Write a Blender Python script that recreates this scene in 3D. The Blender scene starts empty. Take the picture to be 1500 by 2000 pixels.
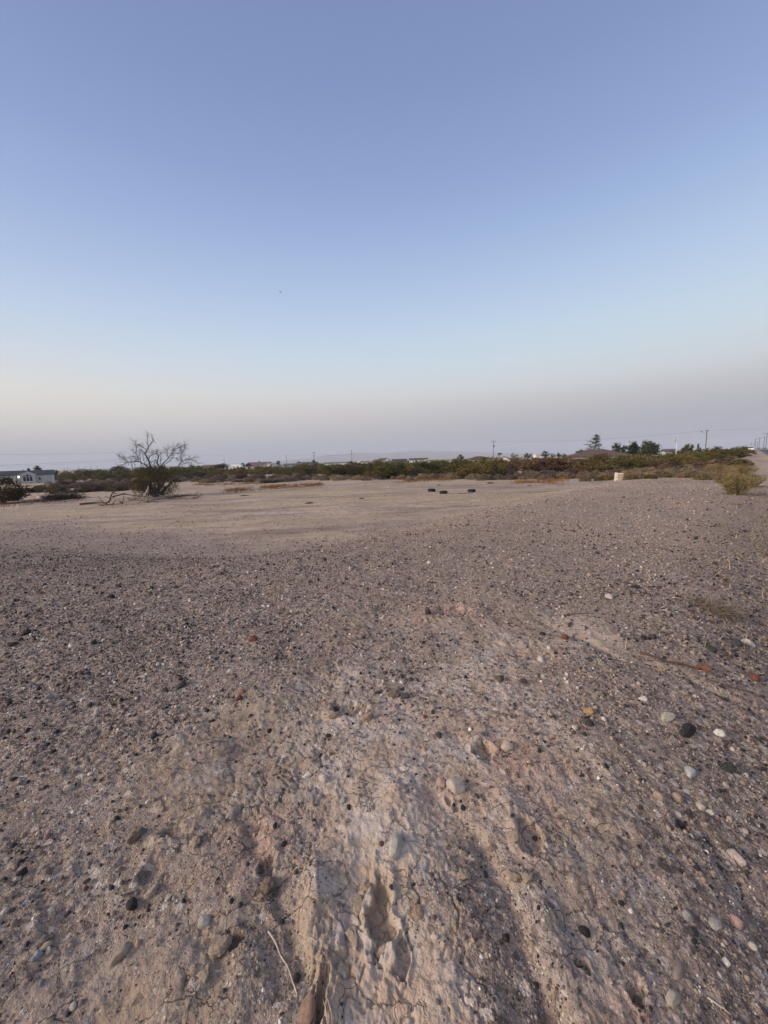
import bpy, math, random
import numpy as np
from mathutils import Vector, Matrix

R = math.radians
rng = np.random.default_rng(7)
random.seed(7)
scn = bpy.context.scene
COL = scn.collection

# ------------------------------------------------------------------ camera
EYE = np.array([0.0, 0.0, 1.6])
PITCH, ROLL = R(7.75), R(1.7)
r0 = np.array([1.0, 0, 0]); u0 = np.array([0, math.sin(PITCH), math.cos(PITCH)])
FW = np.array([0, math.cos(PITCH), -math.sin(PITCH)])
RT = r0 * math.cos(ROLL) - u0 * math.sin(ROLL)
UP = r0 * math.sin(ROLL) + u0 * math.cos(ROLL)
FPX = 750.0                                  # focal length in photo pixels (1500 wide, 90 degrees)


def ray(px, py):
    return RT * ((px - 750) / FPX) + UP * ((1000 - py) / FPX) + FW


def hor_y(px):
    lo, hi = 600.0, 1200.0
    for _ in range(40):
        m = (lo + hi) / 2
        if ray(px, m)[2] > 0: lo = m
        else: hi = m
    return lo


cam = bpy.data.cameras.new('camera')
cam.sensor_fit = 'HORIZONTAL'; cam.sensor_width = 36; cam.lens = 18
cam.clip_start = 0.05; cam.clip_end = 30000
camo = bpy.data.objects.new('camera', cam); COL.objects.link(camo)
M = Matrix(((RT[0], UP[0], -FW[0]), (RT[1], UP[1], -FW[1]), (RT[2], UP[2], -FW[2])))
camo.matrix_world = Matrix.Translation(Vector(EYE)) @ M.to_4x4()
scn.camera = camo
scn.render.resolution_x = 768; scn.render.resolution_y = 1024

# ------------------------------------------------------------------ noise
def _hash(ix, iy, seed):
    h = (ix * 374761393 + iy * 668265263 + seed * 1442695041) & 0xffffffff
    h = ((h ^ (h >> 13)) * 1274126177) & 0xffffffff
    h = (h ^ (h >> 16)) & 0xffffffff
    return h / 4294967295.0


def vnoise(x, y, seed=0):
    x = np.asarray(x, float); y = np.asarray(y, float)
    ix = np.floor(x).astype(np.int64); iy = np.floor(y).astype(np.int64)
    fx = x - ix; fy = y - iy
    fx = fx * fx * fx * (fx * (fx * 6 - 15) + 10); fy = fy * fy * fy * (fy * (fy * 6 - 15) + 10)
    a = _hash(ix, iy, seed); b = _hash(ix + 1, iy, seed)
    c = _hash(ix, iy + 1, seed); d = _hash(ix + 1, iy + 1, seed)
    return (a + (b - a) * fx) * (1 - fy) + (c + (d - c) * fx) * fy


def fbm(x, y, seed=0, octv=4, gain=0.5):
    s = 0.0; a = 1.0; t = 0.0
    ca, sa = math.cos(0.6), math.sin(0.6)
    for k in range(octv):
        s = s + a * vnoise(x, y, seed + k * 17); t += a; a *= gain
        x, y = (x * ca - y * sa) * 2.03 + 3.7, (x * sa + y * ca) * 2.03 + 1.3
    return s / t * 2 - 1                      # -1..1


def sstep(a, b, v):
    t = np.clip((v - a) / (b - a), 0, 1)
    return t * t * (3 - 2 * t)


# ------------------------------------------------------------------ terrain
AZ = R(43.5)                                  # direction of the road
SA, CA = math.sin(AZ), math.cos(AZ)


def st(x, y):
    return x * SA + y * CA, x * CA - y * SA


def macro(x, y):
    s, t = st(x, y)
    w = 6.0 + 16.0 * sstep(5.5, -3.0, s)
    tc = -4.2
    z = -0.92 * sstep(0, 1, (tc - t) / w)
    z = z - np.clip(-(t + 10), 0, 85) * 0.0135
    z = z + 0.10 * sstep(1.6, 2.6, t) + 0.05 * np.sin(s * 0.11) * sstep(20, 50, s) * sstep(-6, 0, t)
    z = z - 0.42 * sstep(-0.55, 1.5, t) * sstep(26, 9, s)
    z = z + 0.6 * sstep(90, 260, s) * sstep(-30, 4, t)
    return z


def plane_pt(px, py, z=0.0):
    d = ray(px, py); k = (z - EYE[2]) / d[2]
    return EYE + d * k


def poly(pts):
    return np.array([plane_pt(*p)[:2] for p in pts])


def dist_poly(x, y, P):
    best = np.full(np.shape(x), 1e9)
    for a, b in zip(P[:-1], P[1:]):
        ab = b - a; L = ab @ ab
        tt = np.clip(((x - a[0]) * ab[0] + (y - a[1]) * ab[1]) / L, 0, 1)
        best = np.minimum(best, np.hypot(x - a[0] - tt * ab[0], y - a[1] - tt * ab[1]))
    return best


# rain runnels: path, half width, depth
RUN = [
    (poly([(840, 1540), (905, 1610), (960, 1690), (1000, 1780), (1045, 1890), (1110, 2030)]), 0.038, 0.040),
    (poly([(930, 1690), (975, 1800), (1000, 1920), (1020, 2030)]), 0.05, 0.018),
    (poly([(470, 1590), (520, 1680), (545, 1770), (575, 1860), (605, 1950), (640, 2040)]), 0.034, 0.038),
    (poly([(1060, 1215), (1200, 1280), (1330, 1310), (1500, 1375), (1700, 1450)]), 0.06, 0.034),
    (poly([(1330, 1540), (1400, 1620), (1470, 1720), (1560, 1830)]), 0.035, 0.026),
    (poly([(700, 1640), (690, 1760), (680, 1900), (690, 2040)]), 0.022, 0.014),
    (poly([(1060, 1560), (1130, 1680), (1190, 1800), (1260, 2000)]), 0.025, 0.012),
    (poly([(250, 1640), (330, 1740), (420, 1860), (480, 2000)]), 0.10, 0.016),
    (poly([(60, 1640), (120, 1760), (200, 1900), (260, 2040)]), 0.10, 0.018),
]
BANK = [(poly([(1040, 1800), (1075, 1900), (1130, 2030)]) + np.array([0.05, 0.0]), 0.05, 0.026),
        (poly([(620, 1720), (615, 1840), (640, 1960)]), 0.08, 0.03),
        (poly([(760, 1560), (800, 1680), (870, 1850), (930, 2030)]), 0.14, 0.020)]
# trodden or caved holes: px, py, half size x, half size y (metres), depth
HOLE = [(748, 1790, 0.045, 0.12, 0.040), (785, 1860, 0.018, 0.05, 0.03), (1032, 1635, 0.040, 0.085, 0.026),
        (948, 1470, 0.055, 0.075, 0.035), (680, 1388, 0.10, 0.08, 0.035), (1238, 1912, 0.028, 0.032, 0.03),
        (345, 1630, 0.055, 0.035, 0.026), (880, 1195, 0.22, 0.16, 0.03), (300, 1690, 0.04, 0.05, 0.02),
        (1140, 1880, 0.018, 0.016, 0.025), (520, 1690, 0.03, 0.05, 0.03), (880, 1556, 0.02, 0.03, 0.02),
        (630, 1945, 0.02, 0.06, 0.035), (455, 1850, 0.03, 0.03, 0.03), (1350, 1600, 0.05, 0.05, 0.02)]
MOUND = [(455, 1765, 0.07, 0.07, 0.022), (340, 1930, 0.09, 0.09, 0.03), (470, 1930, 0.05, 0.10, 0.03), (620, 1740, 0.05, 0.09, 0.02),
         (1000, 1560, 0.10, 0.12, 0.018), (760, 1870, 0.035, 0.02, 0.022), (410, 1470, 0.12, 0.10, 0.03),
         (520, 1370, 0.2, 0.15, 0.03), (1240, 1620, 0.07, 0.07, 0.015), (700, 1310, 0.2, 0.1, 0.02)]
HOLE = [(plane_pt(a, b)[:2], c, d, e) for a, b, c, d, e in HOLE]
MOUND = [(plane_pt(a, b)[:2], c, d, e) for a, b, c, d, e in MOUND]
# low spoil ridge on the rim of the pad
RIM = poly([(400, 1100), (500, 1075), (580, 1068), (660, 1055), (720, 1042), (800, 1028)])

# gravel cover seen in the photo: px, py, cover
GC = [(100, 1050, .9), (300, 1100, .9), (100, 1200, .95), (300, 1250, .95), (60, 1400, .75), (250, 1400, .6), (450, 1200, .85), (600, 1100, .7),
      (600, 1250, .7), (750, 1150, .62), (900, 1080, .55), (1000, 1020, .5), (1200, 1000, .48), (1350, 1050, .6), (1450, 1200, .95), (1300, 1150, .62),
      (1100, 1130, .6), (880, 1190, .4), (640, 1245, .35), (800, 1280, .5), (500, 1330, .5), (700, 1340, .3), (900, 1340, .18), (1000, 1270, .22),
      (1150, 1235, .12), (1250, 1250, .6), (1400, 1260, .85), (1150, 1330, .7), (1300, 1400, .75), (1420, 1370, .35), (1200, 1400, .6), (1050, 1380, .2),
      (900, 1430, .1), (750, 1450, .06), (600, 1430, .14), (450, 1450, .22), (350, 1500, .2), (150, 1530, .4), (60, 1600, .5), (300, 1650, .2),
      (500, 1560, .12), (700, 1560, .08), (850, 1600, .08), (1000, 1560, .07), (1150, 1560, .22), (1300, 1550, .65), (1450, 1600, .85), (1250, 1680, .25),
      (1400, 1780, .75), (1480, 1900, .7), (1480, 1120, .98), (1490, 1250, .98), (1490, 1450, .9), (1300, 1850, .35), (1150, 1800, .08), (1100, 1650, .06), (1000, 1720, .2), (905, 1680, .6), (960, 1800, .7),
      (1030, 1930, .55), (880, 1850, .08), (850, 1950, .04), (700, 1700, .06), (640, 1800, .06), (550, 1750, .2), (400, 1750, .18), (250, 1800, .35),
      (100, 1800, .22), (100, 1950, .22), (350, 1900, .25), (530, 1880, .5), (600, 1980, .3), (750, 1980, .05), (1200, 1950, .08), (1300, 1960, .3)]
_gp = np.array([plane_pt(a, b)[:2] for a, b, c in GC]); _gv = np.array([c for a, b, c in GC])
_gq = np.stack([np.arctan2(_gp[:, 0], _gp[:, 1]) * 1.6, np.log(np.hypot(_gp[:, 0], _gp[:, 1]))], 1)


RIMPX = [(-250, 1012), (0, 1019), (150, 1028), (300, 1044), (420, 1076), (500, 1084), (600, 1064), (700, 1042), (850, 1013), (1000, 986), (1200, 951), (1300, 938)]
_rim = None


def pad(x, y, n):
    """1 on the gravel pad, 0 on the graded field; fades over a ragged rim"""
    global _rim
    if _rim is None:
        q = np.array([ground_at(a, b, macro)[0] for a, b in RIMPX]); _rim = np.arctan2(q[:, 0], q[:, 1]), np.log(np.hypot(q[:, 0], q[:, 1]))
    az = np.arctan2(x, y)
    lr = np.interp(az, _rim[0], _rim[1])
    e = np.log(np.hypot(x, y) + 1e-3) - lr + 0.34 * n + .22 * fbm(x * .9 + y * .2, y * 1.6, 6, 4)
    wd = 0.16 + 0.22 * sstep(R(-14), R(-32), az)
    return 1 - sstep(-wd, wd, e)


def raw_cover(x, y):
    """0..1: how densely gravel lies on the soil, smooth"""
    q0 = np.arctan2(x, y) * 1.6; q1 = np.log(np.hypot(x, y) + 0.05)
    num = np.zeros(x.shape); den = np.zeros(x.shape)
    for (a, b), v in zip(_gq, _gv):
        w = 1.0 / (((q0 - a) ** 2 + (q1 - b) ** 2) ** 1.5 + 0.0008)
        num += w * v; den += w
    return num / den


def gravel_cover(x, y):
    """0..1: gravel cover with its natural patchiness"""
    x = np.asarray(x, float); y = np.asarray(y, float)
    g = raw_cover(x, y)
    s, t = st(x, y)
    n = fbm(x * 0.35, y * 0.35, 5, 4)
    inside = pad(x, y, n)
    far = sstep(34, 20, s + 4 * n)
    g = g + 0.42 * fbm(x * 2.2, y * 2.2, 9, 4) * (0.35 + g * (1 - g) * 2)
    g = g * inside * (0.25 + 0.75 * far) + (1 - inside) * (0.07 + 0.30 * sstep(-.05, 0.6, fbm(x * 0.16, y * 0.5, 3, 4)))
    road = sstep(1.7, 2.2, t)
    return np.clip(g, 0, 1) * (1 - road)


def height(x, y):
    x = np.asarray(x, float); y = np.asarray(y, float)
    r = np.hypot(x, y)
    z = macro(x, y)
    s, t = st(x, y)
    offroad = 1 - sstep(1.8, 2.4, t)
    lod = sstep(500, 60, r)
    z = z + offroad * lod * (0.10 * fbm(x * 0.09, y * 0.09, 21, 3) * sstep(4, 20, r) + 0.045 * fbm(x * 0.5, y * 0.5, 22, 3) * sstep(1.5, 5, r))
    dr = dist_poly(x, y, RIM)
    z = z + 0.07 * np.exp(-(dr / 0.45) ** 2) * (0.7 + 0.6 * fbm(x * 1.3, y * 1.3, 41, 3))
    near = r < 14
    if np.any(near):
        xn, yn, rn = x[near], y[near], r[near]
        k = sstep(13, 5, rn)
        wx = xn + 0.045 * fbm(xn * 6, yn * 6, 31, 4, .6); wy = yn + 0.045 * fbm(xn * 6, yn * 6, 32, 4, .6)
        dz = 0.026 * fbm(xn * 2.6, yn * 2.6, 33, 3)
        dz = dz + 0.011 * fbm(wx * 11, wy * 11, 34, 3) + 0.0055 * fbm(wx * 38, wy * 38, 35, 3) + 0.0022 * fbm(xn * 120, yn * 120, 40, 2)
        lump = np.abs(fbm(wx * 19, wy * 19, 36, 2))
        dz = dz + 0.009 * (0.35 - lump) * sstep(0.0, 0.5, fbm(xn * 3, yn * 3, 37, 2) + 0.2)
        pl = np.abs(fbm(wx * 8, wy * 8, 42, 4, .6))
        dz = dz - 0.010 * sstep(.10, .0, pl) * sstep(-.1, .3, fbm(xn * 1.8, yn * 1.8, 43, 2))
        cr = fbm(xn * 55, yn * 55, 44, 3, .65)
        dz = dz + 0.006 * np.maximum(cr, 0) * sstep(-.2, .3, fbm(xn * 4, yn * 4, 45, 3))
        for P, w, d in RUN:
            e = dist_poly(wx, wy, P) / w
            dz = dz - d * (.75 + .75 * fbm(xn * 4.5, yn * 4.5, 46, 3)) * (.7 * np.exp(-e ** 2 * 1.3) + .3 * np.exp(-e ** 2 * .18))
        for P, w, d in BANK:
            dz = dz + d * np.exp(-(dist_poly(wx, wy, P) / w) ** 2)
        rag = 0.42 * fbm(xn * 26, yn * 26, 38, 3) + .15 * np.abs(fbm(xn * 60, yn * 60, 39, 2))
        for c, ax, ay, d in HOLE:
            e = np.sqrt(((wx - c[0]) / ax) ** 2 + ((wy - c[1]) / ay) ** 2) + rag
            dz = dz - d * sstep(1.15, 0.7, e) + d * 0.25 * np.exp(-((e - 1.35) / 0.3) ** 2)
        for c, ax, ay, d in MOUND:
            dz = dz + d * np.exp(-(((wx - c[0]) / ax) ** 2 + ((wy - c[1]) / ay) ** 2))
        z = z.copy(); z[near] += dz * k
    return z


def H(x, y):
    return float(height(np.array([x], float), np.array([y], float))[0])


def ground_at(px, py, hf=None):
    """world point where the view ray through a photo pixel meets the terrain"""
    d = ray(px, py)
    ks = 0.5 * 1.012 ** np.arange(640)
    for fn in ((macro, macro, macro) if hf is macro else (macro, height, height)):
        P = EYE[None] + d[None] * ks[:, None]
        below = np.nonzero(P[:, 2] <= fn(P[:, 0], P[:, 1]))[0]
        i = int(below[0]) if len(below) else len(ks) - 1
        if len(ks) > 100: ks = np.linspace(ks[max(i - 12, 0)], ks[min(i + 8, len(ks) - 1)], 60)
        else: lo, hi = ks[max(i - 1, 0)], ks[i]; ks = np.linspace(lo, hi, 40)
    p = EYE + d * hi
    return np.array([p[0], p[1], H(p[0], p[1]) if hf is None else p[2]]), hi


def stand(px, depth):
    """ground point at camera depth under horizon column px"""
    p = EYE + ray(px, hor_y(px)) * depth
    return np.array([p[0], p[1], H(p[0], p[1])])


def z_at(px, py, depth):
    return (EYE + ray(px, py) * depth)[2]


# ------------------------------------------------------------------ materials
class NT:
    def __init__(self, tree):
        self.t = tree; self.n = tree.nodes; self.l = tree.links; tree.nodes.clear()

    def new(self, kind, _in=None, **kw):
        nd = self.n.new(kind)
        for k, v in kw.items(): setattr(nd, k, v)
        for k, v in (_in or {}).items():
            if isinstance(v, bpy.types.NodeSocket): self.l.new(v, nd.inputs[k])
            else: nd.inputs[k].default_value = v
        return nd

    def math(self, op, a, b=0.0, clamp=False):
        return self.new('ShaderNodeMath', {0: a, 1: b}, operation=op, use_clamp=clamp).outputs[0]

    def mix(self, f, a, b, blend='MIX'):
        nd = self.new('ShaderNodeMix', {0: f, 6: a, 7: b}, data_type='RGBA', blend_type=blend)
        return nd.outputs[2]

    def rng(self, v, a, b, c=0.0, d=1.0, kind='SMOOTHSTEP'):
        return self.new('ShaderNodeMapRange', {0: v, 1: a, 2: b, 3: c, 4: d}, interpolation_type=kind).outputs[0]

    def noise(self, vec, scale, detail=4, rough=0.55, out=0):
        return self.new('ShaderNodeTexNoise', {'Vector': vec, 'Scale': scale, 'Detail': detail, 'Roughness': rough}).outputs[out]

    def ramp(self, f, stops, interp='LINEAR'):
        nd = self.new('ShaderNodeValToRGB', {0: f}); cr = nd.color_ramp; cr.interpolation = interp
        while len(cr.elements) < len(stops): cr.elements.new(0.5)
        for e, (p, c) in zip(cr.elements, stops):
            e.position = p; e.color = (*c, 1) if len(c) == 3 else c
        return nd.outputs[0]


def c4(c): return (c[0], c[1], c[2], 1.0)


def new_mat(name):
    m = bpy.data.materials.new(name); m.use_nodes = True
    return m, NT(m.node_tree)


def finish(nt, col, rough=0.9, bump=None, spec=0.25, bs=0.3, bd=0.01, extra=None):
    ins = {'Base Color': col, 'Roughness': rough, 'Specular IOR Level': spec}
    if bump is not None:
        b = nt.new('ShaderNodeBump', {'Height': bump, 'Strength': bs, 'Distance': bd})
        ins['Normal'] = b.outputs[0]
    p = nt.new('ShaderNodeBsdfPrincipled', ins)
    for k, v in (extra or {}).items(): p.inputs[k].default_value = v
    o = nt.new('ShaderNodeOutputMaterial', {0: p.outputs[0]})
    return p


_paint = {}
def paint(col, rough=0.7, name='painted_surface', metal=0.0, var=0.12):
    key = (tuple(round(c, 3) for c in col), rough, metal)
    if key in _paint: return _paint[key]
    m, nt = new_mat(name)
    tc = nt.new('ShaderNodeTexCoord').outputs['Object']
    n = nt.noise(tc, 1.7, 5, 0.6)
    f = nt.rng(n, 0.3, 0.7, 1 - var, 1 + var, 'LINEAR')
    c = nt.mix(1.0, c4(col), nt.new('ShaderNodeCombineColor', {0: f, 1: f, 2: f}).outputs[0], 'MULTIPLY')
    finish(nt, c, rough, bump=nt.noise(tc, 40, 3), bs=0.15, bd=0.01, extra={'Metallic': metal})
    _paint[key] = m
    return m


# soil
def soil_material():
    m, nt = new_mat('desert_soil')
    pos = nt.new('ShaderNodeNewGeometry').outputs['Position']
    gv = nt.new('ShaderNodeAttribute', attribute_name='gravel_cover').outputs['Fac']
    fld = nt.new('ShaderNodeAttribute', attribute_name='field').outputs['Fac']
    red = nt.new('ShaderNodeAttribute', attribute_name='red').outputs['Fac']
    earth = nt.new('ShaderNodeAttribute', attribute_name='earth').outputs['Fac']  # gravelly earth, plus the edge darkening painted in at the sides
    n1 = nt.noise(pos, 0.9, 6, 0.6); n2 = nt.noise(pos, 4.5, 6, 0.62); n3 = nt.noise(pos, 26, 6, 0.65); n4 = nt.noise(pos, 140, 4, 0.6)
    tan = (0.420, 0.322, 0.236, 1); pink = (0.440, 0.330, 0.258, 1); dust = (0.470, 0.396, 0.338, 1); brown = (0.235, 0.172, 0.126, 1)
    c = nt.mix(nt.rng(n1, 0.38, 0.62), tan, pink)
    c = nt.mix(nt.rng(n2, 0.42, 0.62), c, dust)
    c = nt.mix(nt.math('MULTIPLY', nt.rng(n3, 0.50, 0.72), 0.55), c, brown)
    c = nt.mix(nt.math('MULTIPLY', nt.rng(n2, 0.50, 0.30), 0.45), c, (0.31, 0.232, 0.16, 1))
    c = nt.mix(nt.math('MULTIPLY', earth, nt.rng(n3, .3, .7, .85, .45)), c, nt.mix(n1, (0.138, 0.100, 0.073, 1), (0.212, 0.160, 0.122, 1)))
    c = nt.mix(nt.math('MULTIPLY', red, nt.rng(n3, 0.3, 0.7, 0.35, 1.0)), c, (0.40, 0.215, 0.145, 1))
    # the flat graded field: paler, with straw tint in streaks
    sc = nt.new('ShaderNodeMapping', {'Vector': pos, 'Rotation': (0, 0, R(8)), 'Scale': (0.35, 1.3, 1)}).outputs[0]
    fs = nt.noise(sc, 0.7, 7, 0.68); fs2 = nt.noise(sc, 0.12, 4, 0.6)
    fc = nt.mix(nt.rng(fs, 0.35, 0.65), (0.215, 0.158, 0.124, 1), (0.460, 0.355, 0.280, 1))
    fc = nt.mix(nt.math('MULTIPLY', nt.rng(fs2, 0.42, 0.60), 0.75), fc, (0.42, 0.325, 0.205, 1))
    fc = nt.mix(nt.math('MULTIPLY', nt.rng(nt.noise(pos, 2.4, 8, .72), 0.50, 0.66), 0.7), fc, (0.15, 0.112, 0.088, 1))
    c = nt.mix(fld, c, fc)
    # grit: crumbs too small to model
    vo = nt.new('ShaderNodeTexVoronoi', {'Vector': pos, 'Scale': 170.0, 'Randomness': 1.0})
    g = nt.ramp(nt.new('ShaderNodeSeparateColor', {0: vo.outputs['Color']}).outputs[0],
                [(0.0, (0.05, 0.042, 0.04)), (0.25, (0.17, 0.125, 0.105)), (0.55, (0.30, 0.23, 0.19)), (0.8, (0.40, 0.31, 0.26)), (1.0, (0.6, 0.54, 0.47))])
    vb = nt.new('ShaderNodeTexVoronoi', {'Vector': pos, 'Scale': 44.0, 'Randomness': 1.0})
    g2 = nt.ramp(nt.new('ShaderNodeSeparateColor', {0: vb.outputs['Color']}).outputs[1],
                 [(0.0, (0.05, 0.042, 0.042)), (0.3, (0.16, 0.12, 0.105)), (0.6, (0.27, 0.205, 0.175)), (0.85, (0.36, 0.285, 0.24)), (1.0, (0.58, 0.52, 0.46))])
    thr = nt.math('GREATER_THAN', nt.math('MULTIPLY', gv, 1.05), nt.new('ShaderNodeSeparateColor', {0: vo.outputs['Color']}).outputs[1])
    c = nt.mix(nt.math('MULTIPLY', thr, 0.7), c, g)
    thr2 = nt.math('GREATER_THAN', nt.math('MULTIPLY', gv, 0.85), nt.new('ShaderNodeSeparateColor', {0: vb.outputs['Color']}).outputs[0])
    c = nt.mix(nt.math('MULTIPLY', thr2, 0.62), c, g2)
    # drying cracks in the crust
    warp = nt.new('ShaderNodeVectorMath', {0: pos, 1: nt.new('ShaderNodeVectorMath', {0: nt.noise(pos, 9, 4, .6, 1), 3: 0.09}, operation='SCALE').outputs[0]}, operation='ADD').outputs[0]
    ce = nt.new('ShaderNodeTexVoronoi', {'Vector': warp, 'Scale': 7.0, 'Randomness': 1.0}, feature='DISTANCE_TO_EDGE').outputs[0]
    ce2 = nt.new('ShaderNodeTexVoronoi', {'Vector': warp, 'Scale': 19.0, 'Randomness': 1.0}, feature='DISTANCE_TO_EDGE').outputs[0]
    ce = nt.math('MINIMUM', ce, nt.math('ADD', nt.math('MULTIPLY', ce2, 1.0), nt.rng(nt.noise(pos, 3.3, 3), .62, .50, 0, .05)))
    crack = nt.math('MULTIPLY', nt.rng(ce, 0.015, 0.0), nt.rng(nt.noise(pos, 2.1, 3), 0.46, 0.56))
    crack = nt.math('MULTIPLY', crack, nt.rng(gv, 0.5, 0.15))
    crack = nt.math('MULTIPLY', crack, nt.math('SUBTRACT', 1.0, fld))
    h = nt.math('ADD', nt.math('MULTIPLY', n4, 0.6), nt.math('MULTIPLY', n3, 1.2))
    gd = nt.math('MULTIPLY', nt.math('MULTIPLY', nt.math('SUBTRACT', 0.6, vo.outputs['Distance']), gv), 0.7)
    h = nt.math('ADD', h, gd)
    h = nt.math('SUBTRACT', h, nt.math('MULTIPLY', crack, 2.2))
    finish(nt, c, 0.95, bump=h, bs=1.0, bd=0.009, spec=0.12)
    return m


def attr_mat(name, attr, rough=0.9, spec=0.2, bump_scale=180):
    m, nt = new_mat(name)
    a = nt.new('ShaderNodeAttribute', attribute_name=attr).outputs['Color']
    pos = nt.new('ShaderNodeNewGeometry').outputs['Position']
    n = nt.noise(pos, bump_scale, 4)
    f = nt.rng(n, 0.3, 0.7, 0.78, 1.22, 'LINEAR')
    c = nt.mix(1.0, a, nt.new('ShaderNodeCombineColor', {0: f, 1: f, 2: f}).outputs[0], 'MULTIPLY')
    finish(nt, c, rough, bump=n, bs=0.5, bd=0.002, spec=spec)
    return m


def objcol_mat(name, kind):
    """colour comes from the object's own colour; leaves vary by a per-leaf value"""
    m, nt = new_mat(name)
    oc = nt.new('ShaderNodeObjectInfo').outputs['Color']
    tc = nt.new('ShaderNodeTexCoord').outputs['Object']
    if kind == 'leaf':
        a = nt.new('ShaderNodeAttribute', attribute_name='rnd').outputs['Fac']
        f = nt.rng(a, 0, 1, 0.45, 1.6, 'LINEAR')
        c = nt.mix(1.0, oc, nt.new('ShaderNodeCombineColor', {0: nt.rng(a, 0, 1, 0.5, 1.65, 'LINEAR'), 1: f, 2: nt.rng(a, 0, 1, 0.55, 1.3, 'LINEAR')}).outputs[0], 'MULTIPLY')
        d = nt.new('ShaderNodeBsdfDiffuse', {'Color': c}); tr = nt.new('ShaderNodeBsdfTranslucent', {'Color': c})
        mx = nt.new('ShaderNodeMixShader', {0: 0.22, 1: d.outputs[0], 2: tr.outputs[0]})
        nt.new('ShaderNodeOutputMaterial', {0: mx.outputs[0]})
    elif kind == 'rock':
        n = nt.noise(tc, 2.2, 6, 0.65); n2 = nt.noise(tc, 9, 5, 0.7)
        f = nt.rng(n, 0.32, 0.68, 0.72, 1.28, 'LINEAR')
        c = nt.mix(1.0, oc, nt.new('ShaderNodeCombineColor', {0: f, 1: f, 2: nt.math('MULTIPLY', f, 0.98)}).outputs[0], 'MULTIPLY')
        c = nt.mix(nt.math('MULTIPLY', nt.rng(n2, 0.52, 0.66), 0.45), c, (0.30, 0.22, 0.175, 1))       # clinging dust
        finish(nt, c, 0.85, bump=n2, bs=0.6, bd=0.03, spec=0.25)
    else:
        st_ = nt.new('ShaderNodeMapping', {'Vector': tc, 'Scale': (6, 6, 0.8)}).outputs[0]
        n = nt.noise(st_, 3, 5, 0.65)
        f = nt.rng(n, 0.3, 0.7, 0.6, 1.4, 'LINEAR')
        c = nt.mix(1.0, oc, nt.new('ShaderNodeCombineColor', {0: f, 1: f, 2: f}).outputs[0], 'MULTIPLY')
        finish(nt, c, 0.9, bump=n, bs=0.6, bd=0.02, spec=0.15)
    return m


M_SOIL = soil_material()
M_GRAVEL = attr_mat('gravel_stone', 'col')
M_BLADE = attr_mat('dry_stalks', 'col', 0.95, 0.05, 20)
M_LEAF = objcol_mat('foliage', 'leaf')
M_ROCK = objcol_mat('stone', 'rock')
M_BARK = objcol_mat('bark', 'bark')

# ------------------------------------------------------------------ mesh helpers
def mesh_np(name, V, F, mat=None, smooth=False, pcol=None, prnd=None):
    """V (n,3); F (m,k) with equal k, or a list of faces"""
    me = bpy.data.meshes.new(name)
    V = np.asarray(V, np.float32)
    if isinstance(F, np.ndarray):
        m, k = F.shape
        me.vertices.add(len(V)); me.vertices.foreach_set('co', V.ravel())
        me.loops.add(m * k); me.loops.foreach_set('vertex_index', F.astype(np.int32).ravel())
        me.polygons.add(m); me.polygons.foreach_set('loop_start', np.arange(0, m * k, k, dtype=np.int32))
        me.polygons.foreach_set('loop_total', np.full(m, k, np.int32))
        me.update(calc_edges=True)
    else:
        me.from_pydata([tuple(map(float, v)) for v in V], [], [tuple(map(int, f)) for f in F]); me.update()
    if smooth: me.polygons.foreach_set('use_smooth', np.ones(len(me.polygons), bool))
    if pcol is not None:
        a = me.attributes.new('col', 'FLOAT_COLOR', 'POINT')
        a.data.foreach_set('color', np.concatenate([pcol, np.ones((len(pcol), 1))], 1).astype(np.float32).ravel())
    if prnd is not None:
        a = me.attributes.new('rnd', 'FLOAT', 'POINT'); a.data.foreach_set('value', np.asarray(prnd, np.float32))
    if mat: me.materials.append(mat)
    return me


def link(name, me, parent=None, loc=(0, 0, 0), color=None):
    o = bpy.data.objects.new(name, me); COL.objects.link(o); o.location = [float(v) for v in loc]
    if parent is not None: o.parent = parent
    if color is not None: o.color = c4(color)
    return o


def tag(o, label=None, cat=None, group=None, kind=None):
    if label: o['label'] = label
    if cat: o['category'] = cat
    if group: o['group'] = group
    if kind: o['kind'] = kind
    return o


def thing(name, label, cat, loc, rz=0, group=None):
    o = bpy.data.objects.new(name, None); COL.objects.link(o); o.location = [float(v) for v in loc]; o.rotation_euler = (0, 0, rz)
    o.empty_display_size = 0.3
    return tag(o, label, cat, group)


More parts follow.
